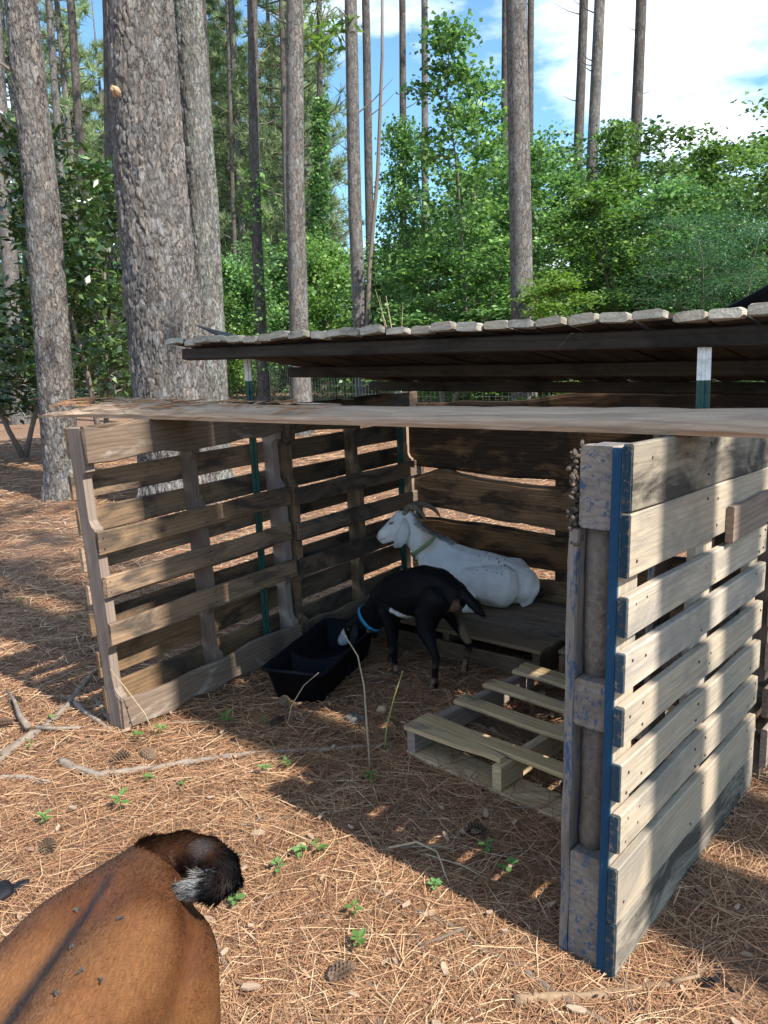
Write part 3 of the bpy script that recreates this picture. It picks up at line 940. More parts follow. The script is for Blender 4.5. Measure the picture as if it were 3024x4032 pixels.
def fur(me, fn_dir, n, length, width, seed, name='hair', keep=None, lift=.28, jit=.14, soft=True, gain=1.0):
    r = np.random.default_rng(seed)
    me.calc_loop_triangles()
    nv = len(me.vertices)
    co = np.empty(nv * 3, np.float32); me.vertices.foreach_get('co', co); co = co.reshape(-1, 3)
    no = np.empty(nv * 3, np.float32); me.vertices.foreach_get('normal', no); no = no.reshape(-1, 3)
    cl = np.empty(nv * 4, np.float32); me.color_attributes['coat'].data.foreach_get('color', cl); cl = cl.reshape(-1, 4)
    tr = np.empty(len(me.loop_triangles) * 3, np.int32); me.loop_triangles.foreach_get('vertices', tr); tr = tr.reshape(-1, 3)
    if keep is not None:
        tr = tr[keep(co[tr].mean(1))]
    A = np.linalg.norm(np.cross(co[tr[:, 1]] - co[tr[:, 0]], co[tr[:, 2]] - co[tr[:, 0]]), axis=1)
    pick = r.choice(len(tr), n, p=A / A.sum())
    u = r.random((n, 2)); flip = u.sum(1) > 1; u[flip] = 1 - u[flip]
    w = np.stack([1 - u.sum(1), u[:, 0], u[:, 1]], 1)
    T = tr[pick]
    p = (co[T] * w[:, :, None]).sum(1); nn = (no[T] * w[:, :, None]).sum(1); nn /= np.linalg.norm(nn, axis=1)[:, None] + 1e-9
    c = (cl[T] * w[:, :, None]).sum(1)
    d = fn_dir(p) + r.normal(0, .22, (n, 3))
    d = d - nn * (d * nn).sum(1)[:, None]; d /= np.linalg.norm(d, axis=1)[:, None] + 1e-9
    L = (length if np.isscalar(length) else length(p)) * r.uniform(.5, 1.2, n)
    side = np.cross(d, nn) * (width / 2)
    mid = p + (d + nn * lift) * (L * .5)[:, None]
    tip = p + (d + nn * lift * .6) * L[:, None]
    root = p - nn * .002
    V = np.stack([root - side, root + side, mid + side * .8, tip, mid - side * .8], 1)
    base = (np.arange(n) * 5)[:, None]
    F = base + np.array([[0, 1, 2, 3, 4]])
    hm = mesh_np(name, V.reshape(-1, 3), F)
    col = np.repeat(np.clip(c * np.concatenate([gain * r.uniform(1 - jit, 1 + jit, (n, 1)).repeat(3, 1), np.ones((n, 1))], 1), 0, 1), 5, 0)
    hm.color_attributes.new('coat', 'FLOAT_COLOR', 'POINT').data.foreach_set('color', col.astype(np.float32).ravel())
    hm.polygons.foreach_set('use_smooth', np.ones(n, bool))
    if soft: hm.normals_split_custom_set_from_vertices([tuple(v) for v in np.repeat(nn, 5, 0)])
    return hm

def ring_band(center, axis, ru, rv, w, side, n=28, th=.003):
    """flat band round a neck"""
    ax = Vector(axis).normalized(); s = Vector(side); s = (s - ax * s.dot(ax)).normalized(); u = ax.cross(s)
    V, F = [], []
    for k in range(n):
        a = 2 * math.pi * k / n
        d = s * math.cos(a) * ru + u * math.sin(a) * rv
        dn = d.normalized()
        for (o, q) in ((0, -w / 2), (th, -w / 2), (th, w / 2), (0, w / 2)):
            V.append(tuple(Vector(center) + d + dn * o + ax * q))
    for k in range(n):
        k2 = (k + 1) % n
        for j in range(4):
            j2 = (j + 1) % 4
            F.append((k * 4 + j, k * 4 + j2, k2 * 4 + j2, k2 * 4 + j))
    return mesh_py('band', V, F, True)

# --- white goat lying on the platform; local x towards its head, y towards the camera, z up from the ground
MWG = frame((.70, 3.835, 0), (-.97, .243, 0), za=(0, 0, 1)) @ Matrix.Diagonal((.94, 1, 1, 1))
def white_goat():
    t = thing('white_goat', 'white horned goat lying on the dark pallet platform', 'goat', MWG)
    ch = [
        [(0.005, -0.019, 0.245, 0.1, 0.1), (0.084, -0.026, 0.264, 0.1289, 0.119), (0.195, -0.034, 0.283, 0.1519, 0.1274), (0.311, -0.042, 0.298, 0.1547, 0.1305), (0.409, -0.047, 0.325, 0.1386, 0.1338), (0.480, -0.050, 0.358, 0.109, 0.1232)],
        [(0.425, -0.048, 0.351, 0.0954, 0.1145), (0.492, -0.050, 0.402, 0.0804, 0.0993), (0.554, -0.052, 0.447, 0.0676, 0.0845), (0.608, -0.054, 0.500, 0.0559, 0.0709), (0.649, -0.055, 0.549, 0.051, 0.0575)],
        [(0.646, -0.055, 0.576, 0.051, 0.0594), (0.683, -0.055, 0.566, 0.0535, 0.0646), (0.720, -0.055, 0.538, 0.0459, 0.0551), (0.764, -0.056, 0.512, 0.0347, 0.042), (0.800, -0.056, 0.490, 0.0282, 0.0327), (0.807, -0.056, 0.481, 0.0236, 0.0272)],
        [(0.702, -0.055, 0.502, 0.0313, 0.0322), (0.753, -0.056, 0.478, 0.0247, 0.0238), (0.793, -0.056, 0.460, 0.02, 0.0173)],
        [(0.105, 0.060, 0.260, 0.0992, 0.112), (0.202, 0.102, 0.288, 0.072, 0.090), (0.280, 0.118, 0.312, 0.046, 0.058)],
        [(0.286, 0.118, 0.325, 0.038, 0.046), (0.284, 0.142, 0.265, 0.034), (0.262, 0.158, 0.205, 0.027), (0.245, 0.158, 0.172, 0.023)],
        [(0.245, 0.160, 0.167, 0.0226), (0.31, 0.168, 0.164, 0.0205), (0.37, 0.166, 0.162, 0.0184), (0.42, 0.160, 0.162, 0.0193), (0.455, 0.155, 0.161, 0.0192)],
        [(0.101, 0.028, 0.184, 0.0596, 0.0496), (0.195, 0.057, 0.199, 0.0541, 0.0443)],
        [(0.053, -0.088, 0.260, 0.0992, 0.119), (0.126, -0.139, 0.281, 0.0687, 0.0883)],
        [(0.467, 0.038, 0.303, 0.0525, 0.0572), (0.534, 0.07, 0.20, 0.04), (0.499, 0.08, 0.165, 0.0229), (0.433, 0.08, 0.163, 0.0192)],
        [(0.399, -0.134, 0.305, 0.0524, 0.0571), (0.454, -0.153, 0.19, 0.035), (0.501, -0.154, 0.17, 0.0225)],
        [(-0.004, -0.015, 0.300, 0.05), (-0.045, 0.005, 0.270, 0.032), (-0.056, 0.021, 0.220, 0.026), (-0.040, 0.025, 0.175, 0.02), (-0.005, 0.030, 0.155, 0.015)],
        [(0.174, 0.050, 0.197, 0.0542, 0.0444), (0.136, 0.062, 0.176, 0.0396, 0.0297)],
    ]
    me = skin(ch, .0075, 4, 16)
    def col(co):
        W = np.array([.85, .84, .82]); TAN = np.array([.52, .36, .23]); PK = np.array([.60, .42, .38]); DY = np.array([.48, .43, .34])
        c = np.tile(W, (len(co), 1))
        x, y, z = co.T
        nn = npn(co, 13)
        k = np.clip(1 - ((x - .535) / .085) ** 2, 0, 1) * sst(z, .39, .48) * (.55 + .8 * nn); c = c * (1 - np.clip(k, 0, .75)[:, None]) + TAN * np.clip(k, 0, .75)[:, None]
        k = sst(x, .785, .825) * .6 + np.exp(-((x - .185) ** 2 + (y - .10) ** 2 + (z - .175) ** 2) / .0022) * .6; k = np.clip(k, 0, 1); c = c * (1 - k[:, None]) + PK * k[:, None]
        k = sst(-z, -.235, -.15) * .55 * (.55 + 1.2 * nn); k = np.clip(k, 0, .6); c = c * (1 - k[:, None]) + DY * k[:, None]
        return c
    paint(me, col)
    body = obj('body', me, M_COATW, t)
    # shaggy crest on the back of the neck
    hc = fur(me, lambda p: np.tile(np.array([-1, 0, .1]), (len(p), 1)), 700, .035, .002, 6, 'mane', keep=lambda c: (c[:, 0] > .40) & (c[:, 0] < .62) & (abs(c[:, 1] + .05) < .035) & (c[:, 2] > .45), lift=.5, soft=False)
    hc.materials.append(M_HAIR); obj('mane', hc, None, t)
    horns = ([(.655, -.036, .616), (.642, -.031, .649), (.623, -.024, .66), (.592, -.014, .657), (.563, -.003, .64), (.539, .005, .614), (.527, .009, .587)],
             [(.637, -.073, .616), (.619, -.078, .649), (.593, -.084, .66), (.555, -.092, .657), (.515, -.101, .64), (.484, -.107, .614), (.469, -.11, .587)])
    ears = ([(.655, -.012, .59), (.650, .010, .57), (.652, .022, .53), (.668, .026, .49), (.69, .022, .462), (.712, .016, .448)],
            [(.616, -.10, .587), (.599, -.119, .559), (.595, -.128, .521), (.608, -.131, .486), (.633, -.128, .467), (.653, -.124, .461)])
    eyes = ([(.722, -.0135, .570), (.740, -.0145, .564)], [(.684, -.096, .571), (.701, -.095, .566)])
    nost = ([(.822, -.043, .492), (.830, -.046, .486)], [(.81, -.068, .492), (.82, -.065, .486)])
    for k in (0, 1):
        m = MB()
        m.tube(horns[k], [.018, .0175, .016, .014, .0115, .008, .0035], 10, roundcap=True, r2=[.022, .0215, .019, .016, .0125, .009, .004])
        m.build('horn', M_HORN, t, smooth=True)
        e = skin([[(*q, a, c) for q, a, c in zip(ears[k], (.013, .024, .034, .036, .028, .014), (.012, .009, .008, .007, .006, .005))]], .004, 3, 14)
        paint(e, lambda co: np.tile(np.array([.66, .655, .65]), (len(co), 1)) * (1 - .25 * sst(-co[:, 2], -.49, -.45))[:, None])
        obj('ear', e, M_COATW, t)
        m = MB(); m.tube(eyes[k], [.0075, .0065], 8, roundcap=True, r2=[.0035, .003]); m.build('eye', M_EYE, t, smooth=True)
        m = MB(); m.tube([(eyes[k][0][0] - .004, eyes[k][0][1], eyes[k][0][2] + .006), (eyes[k][1][0] + .002, eyes[k][1][1], eyes[k][1][2] + .007)], [.0055, .004], 8, roundcap=True); m.build('eyelid', M_PINKL, t, smooth=True)
        m = MB(); m.tube(nost[k], .004, 8, roundcap=True); m.build('nostril', M_PINK, t, smooth=True)
    m = MB(); m.tube([(.776, -.0295, .482), (.793, -.032, .474), (.811, -.038, .469)], .0026, 6); m.build('mouth_line', M_PINK, t)
    c = obj('collar', ring_band((.552, -.052, .444), (.58, 0, .81), .0745, .094, .021, (0, 1, 0)), M_COLLAR_G, t)
    m = MB(); m.box(.592, .608, -.066, -.044, .362, .38); m.build('buckle', M_METAL, c)
    m = MB()
    for dx in (0, .022): m.tube([(.458, .150 + dx * .5, .158), (.48, .147 + dx * .5, .157)], [.013, .0065], 8, roundcap=True)
    m.build('hoof', M_HOOF, t, smooth=True)
    r = random.Random(2)
    m = MB()
    vv = [v.co for v in me.vertices if .04 < v.co.x < .23 and v.normal.z > .6 and v.normal.y > -.1]
    for i in range(46):
        v = r.choice(vv); a = r.uniform(.0012, .0026)
        if abs(v.x - .12) > .04 and r.random() < .6: continue
        m.tube([v + Vector((0, 0, -.002)), v + Vector((a, 0, .003))], a, 5, roundcap=True)
    tag(m.build('dirt_specks', M_HOOF, t), kind='stuff')
white_goat()

# --- black kid, standing with its head down in the trough
MKG = frame((.14, 3.27, 0), (-.766, .643, 0), za=(0, 0, 1))
def kid():
    t = thing('black_kid', 'young black goat with tan legs feeding head down from the trough', 'goat', MKG)
    b = -.03
    ch = [
        [(-.165, b, .405, .062, .072), (-.10, b, .425, .078, .095), (-.02, b, .415, .088, .112), (.07, b, .385, .088, .112), (.16, b, .35, .08, .108), (.225, b, .315, .065, .095)],
        [(.19, b, .32, .06, .08), (.27, b, .265, .05, .075), (.335, b, .205, .042, .062), (.385, b, .165, .04, .05)],
        [(.385, b, .17, .044, .052), (.43, b, .135, .043, .05), (.475, b, .098, .034, .04), (.505, b, .066, .028, .031)],
        # near front leg
        [(.17, .025, .30, .034, .055), (.145, .032, .22, .024, .03), (.135, .034, .15, .02), (.133, .034, .128, .021), (.128, .034, .07, .0135), (.12, .034, .03, .015), (.128, .034, .012, .018)],
        # far front leg
        [(.19, -.085, .29, .034, .05), (.215, -.09, .21, .023), (.225, -.09, .135, .02), (.235, -.09, .07, .0135), (.245, -.09, .03, .014), (.255, -.09, .012, .017)],
        # near hind leg
        [(-.115, .02, .40, .06, .075), (-.07, .04, .32, .045, .06), (-.075, .055, .25, .032, .04), (-.115, .065, .185, .02), (-.135, .07, .155, .018), (-.128, .073, .085, .0145), (-.125, .074, .035, .016), (-.115, .074, .012, .019)],
        # far hind leg
        [(-.13, -.08, .40, .055, .07), (-.10, -.10, .31, .042, .055), (-.12, -.12, .24, .028), (-.165, -.13, .175, .019), (-.17, -.132, .15, .018), (-.15, -.136, .08, .0135), (-.14, -.138, .035, .015), (-.132, -.138, .012, .018)],
        # tail
        [(-.205, b, .44, .022), (-.245, b, .405, .024), (-.285, b, .37, .02), (-.315, b, .35, .011)],
    ]
    me = skin(ch, .006, 5, 14)
    def col(co):
        BK = np.array([.0045, .0045, .0055]); TAN = np.array([.19, .135, .085]); WH = np.array([.62, .62, .62])
        x, y, z = co.T
        nn = npn(co, 30)
        c = np.tile(BK, (len(co), 1))
        k = sst(-z, -.155, -.08) * (x > -.3) * (x < .3) * np.clip(.5 + 1.6 * nn + (np.sin(y * 90) * .2), 0, .9)
        c = c * (1 - k[:, None]) + TAN * k[:, None]
        # tan stripe down the back of the thighs
        k = np.clip((x > -.215) * sst(-x, .150, .172) * sst(z, .17, .22) * sst(-z, -.42, -.38) * (y > b + .012) * (y < b + .052) + (x > -.2) * sst(-x, .135, .15) * (z < .33) * (z > .17) * (y < b - .02), 0, .85)
        c = c * (1 - k[:, None]) + TAN * .9 * k[:, None]
        k = (np.exp(-((x - .49) ** 2 + (y - .0) ** 2 + (z - .10) ** 2) / .0026) > .42) * 1.0
        c = c * (1 - k[:, None]) + WH * k[:, None]
        # white flash on the belly
        ln = np.abs((z - .30) + (x - .10) * -.9 - .9 * np.abs(x - .10) * 0)
        k = ((x > .03) & (x < .135) & (y > -.02) & (np.abs(z - (.262 + (x - .04) * .55)) < .012 + .012 * (.135 - x) / .1)) * 1.0
        c = c * (1 - k[:, None]) + WH * k[:, None]
        k = ((x > -.04) & (x < .07) & (z < .285) & (z > .24)) * .55
        c = c * (1 - k[:, None]) + np.array([.34, .25, .17]) * k[:, None]
        return c
    paint(me, col)
    body = obj('body', me, M_COATK, t)
    hm = fur(me, lambda p: np.tile(np.array([-1.0, 0, -.7]), (len(p), 1)), 7000, .010, .0013, 8); hm.materials.append(M_HAIR); obj('hair', hm, None, body)
    for s in (1, -1):
        e = skin([[(.375, b + s * .045, .185, .014, .01), (.36, b + s * .075, .15, .024, .007), (.365, b + s * .085, .11, .022, .006), (.375, b + s * .085, .085, .01, .005)]], .005, 3, 10)
        paint(e, lambda co: np.tile(np.array([.012, .012, .014]), (len(co), 1))); obj('ear', e, M_COATK, t)
        m = MB(); m.tube([(.425, b + s * .035, .155), (.435, b + s * .036, .148)], .007, 8, roundcap=True); m.build('eye', M_EYE, t, smooth=True)
    for (x, y) in ((.128, .034), (.255, -.09), (-.115, .074), (-.132, -.138)):
        m = MB()
        for s in (-1, 1): m.tube([(x - .006, y + s * .007, .016), (x + .016, y + s * .008, .007)], [.012, .007], 8, roundcap=True, r2=[.014, .006])
        m.build('hoof', M_HOOF, t, smooth=True)
    c = obj('collar', ring_band((.325, b, .218), (.72, 0, -.69), .049, .071, .021, (0, 1, 0)), M_COLLAR_B, t)
    m = MB(); m.box(.285, .303, b + .03, b + .052, .165, .183); m.build('buckle', M_METAL, c)
kid()

# --- brown goat in the foreground, seen from above its rump
def brown_goat():
    t = thing('brown_goat', 'reddish brown goat with a dark back stripe and curled white tipped tail', 'goat', trs((-.42, .9, 0)))
    ox, oy = -.42, .9
    def w(*pts): return [tuple([p[0] - ox, p[1] - oy] + list(p[2:])) for p in pts]
    def wb(*pts): return [tuple([(p[0] + .43) * .84 - .435 - ox, p[1] - oy, p[2], p[3] * .86, p[4] if len(p) > 4 else p[3]]) for p in pts]
    ch = [
        wb((-.37, 1.085, .615, .07, .075), (-.385, 1.04, .605, .10, .10), (-.41, .97, .565, .125, .125), (-.43, .87, .545, .142, .14), (-.445, .75, .53, .155, .16), (-.46, .58, .52, .165, .17), (-.475, .40, .525, .155, .165), (-.49, .24, .55, .125, .15), (-.49, .16, .58, .09, .12)),
        wb((-.36, 1.06, .625, .05, .06), (-.355, .95, .60, .085, .095), (-.37, .85, .60, .09, .10), (-.385, .72, .60, .095, .105), (-.40, .5, .60, .10, .105), (-.43, .3, .60, .09, .10)),
        wb((-.405, 1.06, .625, .05, .06), (-.465, .95, .60, .085, .095), (-.49, .85, .60, .09, .10), (-.505, .72, .60, .095, .105), (-.525, .5, .60, .10, .105), (-.54, .3, .60, .09, .10)),
        # hip bones
        wb((-.355, .95, .64, .045), (-.345, .99, .61, .05)), wb((-.475, .95, .64, .045), (-.48, .99, .61, .05)),
        # hind legs
        w((-.345, .98, .55, .075, .10), (-.335, .97, .44, .062, .085), (-.335, .94, .36, .042, .05), (-.335, 1.0, .27, .027), (-.335, 1.015, .22, .025), (-.335, 1.0, .10, .019), (-.335, .985, .03, .024)),
        w((-.50, .98, .55, .075, .10), (-.525, .97, .44, .062, .085), (-.525, .94, .36, .042, .05), (-.525, 1.0, .27, .027), (-.525, 1.015, .22, .025), (-.525, 1.0, .10, .019), (-.525, .985, .03, .024)),
        # fore legs
        w((-.40, .28, .50, .06, .08), (-.39, .27, .36, .036), (-.39, .27, .22, .026), (-.39, .27, .10, .018), (-.39, .255, .03, .023)),
        w((-.57, .28, .50, .06, .08), (-.58, .27, .36, .036), (-.58, .27, .22, .026), (-.58, .27, .10, .018), (-.58, .255, .03, .023)),
        # neck and head, behind the lens
        w((-.49, .22, .60, .09, .11), (-.50, .12, .70, .07, .09), (-.505, .05, .80, .06, .075), (-.51, .0, .86, .055, .065)),
        w((-.51, .01, .87, .055, .06), (-.51, -.06, .84, .045, .05), (-.51, -.13, .79, .033, .036)),
    ]
    me = skin(ch, .008, 18, 18)
    def col(co):
        x, y, z = co[:, 0] + ox, co[:, 1] + oy, co[:, 2]
        BR = np.array([.085, .029, .009]); GD = np.array([.150, .064, .023]); DK = np.array([.036, .014, .007]); BL = np.array([.010, .009, .010])
        nn = npn(co, 9); n2 = npn(co, 40, 5)
        g = np.clip(.35 + 1.1 * nn + .25 * n2 + .35 * sst(x, -.44, -.36), 0, 1)  # golden tone raised on the right flank to paint in its sunlit sheen
        c = np.tile(BR, (len(co), 1)) * (1 - g)[:, None] + GD * g[:, None]
        spine = np.interp(y, [.1, .55, .75, .93, 1.03, 1.1], [-.49, -.46, -.445, -.425, -.41, -.40])
        k = sst(y, .90, 1.04) * (z > .55) * .9 * (.75 + .5 * nn); k = np.clip(k, 0, .85); c = c * (1 - k[:, None]) + DK * k[:, None]
        k = np.exp(-((x - spine) / (.0085 + .004 * nn)) ** 2) * sst(-y, -1.02, -.97) * (z > .62); k = np.clip(k, 0, .95); c = c * (1 - k[:, None]) + BL * k[:, None]
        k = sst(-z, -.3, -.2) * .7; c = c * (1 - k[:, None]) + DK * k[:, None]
        return np.clip(c, .004, 1)
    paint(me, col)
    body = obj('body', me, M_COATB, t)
    def dr(p):
        d = np.zeros((len(p), 3)); d[:, 1] = 1.0
        sx = np.clip((p[:, 0] + .01) / .12, -1, 1)
        d[:, 0] = .45 * sx; d[:, 2] = -.9 * np.abs(sx) - .2
        d[p[:, 1] > .06] += np.array([0, 0, -.8])
        return d
    hm = fur(me, dr, 110000, .009, .00042, 12, keep=lambda c: (c[:, 1] > -.45) & (c[:, 2] > .25), lift=.03, jit=.4, gain=1.35); hm.materials.append(M_HAIR); obj('hair', hm, None, body)
    # curled tail
    P = w((-.385, 1.075, .655), (-.345, 1.078, .668), (-.30, 1.06, .676), (-.268, 1.035, .674), (-.255, 1.015, .666), (-.265, 1.010, .660), (-.288, 1.010, .655), (-.325, 1.008, .652))
    tm = skin([[(*p, r, r2) for p, r, r2 in zip(P, (.034, .030, .026, .024, .022, .021, .018, .010), (.030, .027, .024, .023, .021, .020, .017, .009))]], .006, 4, 14)
    def tcol(co):
        x, y, z = co[:, 0] + ox, co[:, 1] + oy, co[:, 2]
        BR = np.array([.075, .030, .013]); BL = np.array([.012, .011, .012]); WH = np.array([.50, .49, .47]); GR = np.array([.16, .14, .14])
        nn = npn(co, 28)
        c = np.tile(BR, (len(co), 1))
        k = np.clip(sst(nn, -.1, .4) * .8 * (x > -.335), 0, 1); c = c * (1 - k[:, None]) + GR * k[:, None]
        k = np.clip(sst(x, -.295, -.27) + .7 * nn * (x > -.3), 0, 1); c = c * (1 - k[:, None]) + BL * k[:, None]
        i = np.argmin(((co[:, None, :] - np.array(P)[None]) ** 2).sum(2), 1); k = (i >= 6) * (.8 + .4 * nn) * (.85 + .3 * nn); k = np.clip(k, 0, 1); c = c * (1 - k[:, None]) + WH * k[:, None]
        return c
    paint(tm, tcol)
    tail = obj('tail', tm, M_COATB, t)
    cen = np.array(P); tan = np.gradient(cen, axis=0)
    def tdir(p):
        i = np.argmin(((p[:, None, :] - cen[None]) ** 2).sum(2), 1); d = tan[i]; return d / (np.linalg.norm(d, axis=1)[:, None] + 1e-9)
    th = fur(tm, tdir, 20000, .026, .0008, 14, lift=.10, jit=.3); th.materials.append(M_HAIR); obj('hair', th, None, tail)
    for s in (1, -1):
        e = skin([[(-.09 + s * .05, -.89, .88, .02, .014), (-.09 + s * .09, -.88, .84, .03, .008), (-.09 + s * .10, -.89, .76, .018, .006)]], .006, 3, 10)
        paint(e, lambda co: np.tile(np.array([.2, .07, .022]), (len(co), 1))); obj('ear', e, M_COATB, t)
    return me
bg = brown_goat()

# flies on the brown goat
def flies():
    m = MB()
    m.tube([(-.004, 0, .002), (.003, 0, .0028)], [.0017, .002], 8, roundcap=True)
    m.tube([(.0055, 0, .0026), (.0068, 0, .0026)], [.0013, .0011], 8, roundcap=True)
    body = mesh_py('fly_body', m.V, m.F, True)
    wing = mesh_py('fly_wing', [(.001, .0005, .0042), (-.004, .0045, .004), (-.0085, .004, .0032), (-.006, .001, .0036), (.001, .0005, .0046)], [(0, 1, 2, 3)])
    wing2 = mesh_py('fly_wing', [(.001, -.0005, .0042), (-.006, -.001, .0036), (-.0085, -.004, .0032), (-.004, -.0045, .004)], [(0, 1, 2, 3)])
    mw = plain('fly_wing_membrane', (.07, .065, .06), .35, .4, 300)
    first = None
    for (x, y, rz) in ((-.435, .93, 1.0), (-.415, .855, 2.0), (-.37, .90, .4), (-.385, .80, 4.0), (-.36, .79, 5.0), (-.40, .765, 2.6)):
        hit = None
        for v in bg.vertices:
            if v.normal.z > .3:
                dd = (v.co.x - .42 - x) ** 2 + (v.co.y + .9 - y) ** 2
                if hit is None or dd < hit[0]: hit = (dd, v.co.copy(), v.normal.copy())
        p = hit[1] + Vector((-.42, .9, 0)) + hit[2] * .003
        MX = frame(tuple(p), (math.cos(rz), math.sin(rz), 0), za=hit[2]) @ Matrix.Scale(.72, 4)
        if first is None:
            first = thing('fly', 'small dark fly sitting on the brown goat\'s back', 'fly', MX, 'flies on the brown goat')
            obj('fly_body', body, M_HOOF, first); obj('wing', wing, mw, first); obj('wing', wing2, mw, first)
        else:
            c = copy_tree(first); c.matrix_world = MX
flies()

# ------------------------------------------------------------------ leaves and crowns
def leaf_quads(C, n_each, spread, ll, lw, seed, flat=.55, droop=.2):
    """leaf kites scattered round cluster centres C (k,3)"""
    r = np.random.default_rng(seed)
    C = np.asarray(C, float); k = len(C); n = k * n_each
    sp = np.asarray(spread)
    c = np.repeat(C, n_each, 0) + r.normal(0, 1, (n, 3)) * sp
    nrm = r.normal(0, flat, (n, 3)); nrm[:, 2] += 1; nrm /= np.linalg.norm(nrm, axis=1)[:, None]
    d = r.normal(0, 1, (n, 3)); d[:, 2] -= droop; d -= nrm * (d * nrm).sum(1)[:, None]; d /= np.linalg.norm(d, axis=1)[:, None] + 1e-9
    s = np.cross(nrm, d)
    sz = r.uniform(.65, 1.25, n)[:, None]
    L, W = ll * sz, lw * sz
    V = np.stack([c - d * L * .5, c + s * W * .5 - d * L * .05 + nrm * W * .12, c + d * L * .5 - nrm * L * .1, c - s * W * .5 - d * L * .05 + nrm * W * .12], 1)
    F = (np.arange(n) * 4)[:, None] + np.array([[0, 1, 2, 3]])
    return V.reshape(-1, 3), F

def limb_tree(seed, H, base, rad, nl, r0, stems=1, twig=3, up=.35, top_taper=.8):
    """trunk and limbs, plus the twig ends that carry leaves"""
    r = random.Random(seed); m = MB(); tips = []
    for st in range(stems):
        a0 = r.uniform(0, 6.28); lean = (.05 if stems == 1 else .22)
        P = []
        for i in range(7):
            f = i / 6
            P.append(Vector((math.cos(a0) * lean * H * f + r.uniform(-.02, .02) * H * f, math.sin(a0) * lean * H * f + r.uniform(-.02, .02) * H * f, H * .93 * f)))
        m.tube(P, [r0 * (1 - .85 * i / 6) for i in range(7)], 6)
        for k in range(nl // stems):
            f = base + (1 - base) * ((k + r.random()) / (nl // stems))
            i = min(5, int(f * 6)); p = P[i].lerp(P[i + 1], f * 6 - i)
            a = k * 2.4 + r.uniform(-.5, .5)
            L = rad * (1 - top_taper * max(0, (f - base) / (1 - base)) ** 1.5) * r.uniform(.6, 1.1)
            q = p + Vector((math.cos(a), math.sin(a), up * r.uniform(.4, 1.5))) * L * .5
            e = q + Vector((math.cos(a + r.uniform(-.4, .4)), math.sin(a + r.uniform(-.4, .4)), up * .4 * r.uniform(-.5, 1))) * L * .5
            m.tube([p, q, e], [r0 * .28 * (1 - f * .6), r0 * .16 * (1 - f * .5), .004], 4, False)
            for j in range(twig):
                g = .3 + .7 * (j + r.random()) / twig
                tpt = (p.lerp(q, g * 2) if g < .5 else q.lerp(e, g * 2 - 1))
                tips.append(tpt + Vector((r.uniform(-.25, .25), r.uniform(-.25, .25), r.uniform(-.05, .15))) * min(1, L * .7))
        tips.append(P[-1])
    return m, [tuple(t) for t in tips]

PROTO = {}
def proto(key, seed, H, base, rad, nl, r0, n_each, spread, ll, lw, stems=1, twig=3, up=.35, flat=.55, tt=.8):
    m, tips = limb_tree(seed, H, base, rad, nl, r0, stems, twig, up, tt)
    tr = mesh_py(key + '_trunk', m.V, m.F, True)
    V, F = leaf_quads(tips, n_each, spread, ll, lw, seed + 100, flat)
    PROTO[key] = (tr, mesh_np(key + '_crown', V, F), H, rad)
# broad-leaved kinds (heights in metres)
proto('maple1', 1, 7.5, .25, 1.5, 46, .05, 46, (.21, .21, .085), .105, .10, 2, 4, .45)
proto('maple2', 2, 7.0, .2, 1.8, 52, .055, 42, (.24, .24, .09), .105, .10, 1, 4, .4)
proto('maple3', 3, 6.0, .15, 1.7, 50, .05, 44, (.22, .22, .08), .10, .095, 3, 4, .3)
proto('maple4', 14, 7.0, .12, 2.4, 64, .05, 44, (.30, .30, .10), .115, .105, 3, 4, .35, .6, .5)
proto('maple5', 15, 8.0, .3, 1.9, 50, .055, 48, (.26, .26, .10), .115, .105, 2, 4, .6, .6, .35)
proto('bushy', 4, 4.0, .05, 1.4, 60, .035, 46, (.2, .2, .13), .10, .085, 4, 4, .5, .8, .5)
proto('magnolia', 5, 5.0, .22, 1.05, 46, .05, 27, (.16, .16, .12), .18, .07, 2, 4, .5, .7, .5)
proto('feathery', 6, 3.3, .3, 1.9, 30, .035, 130, (.26, .26, .05), .06, .022, 2, 5, .25, .3, .4)

def pine_crown(key, seed, z0, z1, rad, nl, tufts, nper, L, W, up=.25):
    r = random.Random(seed); rn = np.random.default_rng(seed)
    m = MB(); C = []; D = []
    for k in range(nl):
        f = k / (nl - 1); z = z0 + (z1 - z0) * f
        a = k * 2.4 + r.uniform(-.4, .4)
        R = rad * (1 - f) ** .7 * r.uniform(.6, 1.1) + .25
        p = Vector((0, 0, z)); e = p + Vector((math.cos(a) * R, math.sin(a) * R, R * up * r.uniform(.2, 1.4)))
        m.tube([p, p.lerp(e, .5) + Vector((0, 0, -.03 * R)), e], [.035 * (1.2 - f), .022, .008], 4, False)
        for j in range(tufts):
            g = .35 + .65 * (j + r.random()) / tufts
            c = p.lerp(e, g) + Vector((r.uniform(-.3, .3), r.uniform(-.3, .3), r.uniform(-.1, .22))) * (R * .45)
            C.append(c); D.append((e - p).normalized())
    C = np.repeat(np.array([tuple(c) for c in C]), nper, 0); D = np.repeat(np.array([tuple(d) for d in D]), nper, 0)
    n = len(C)
    d = D * .7 + rn.normal(0, .75, (n, 3)) + np.array([0, 0, .35]); d /= np.linalg.norm(d, axis=1)[:, None]
    s = np.cross(d, rn.normal(0, 1, (n, 3))); s /= np.linalg.norm(s, axis=1)[:, None] + 1e-9
    Ls = L * rn.uniform(.7, 1.2, n)[:, None]
    V = np.stack([C - s * W / 2, C + s * W / 2, C + d * Ls], 1)
    F = (np.arange(n) * 3)[:, None] + np.array([[0, 1, 2]])
    return mesh_py(key + '_limbs', m.V, m.F, True), mesh_np(key + '_needles', V.reshape(-1, 3), F)
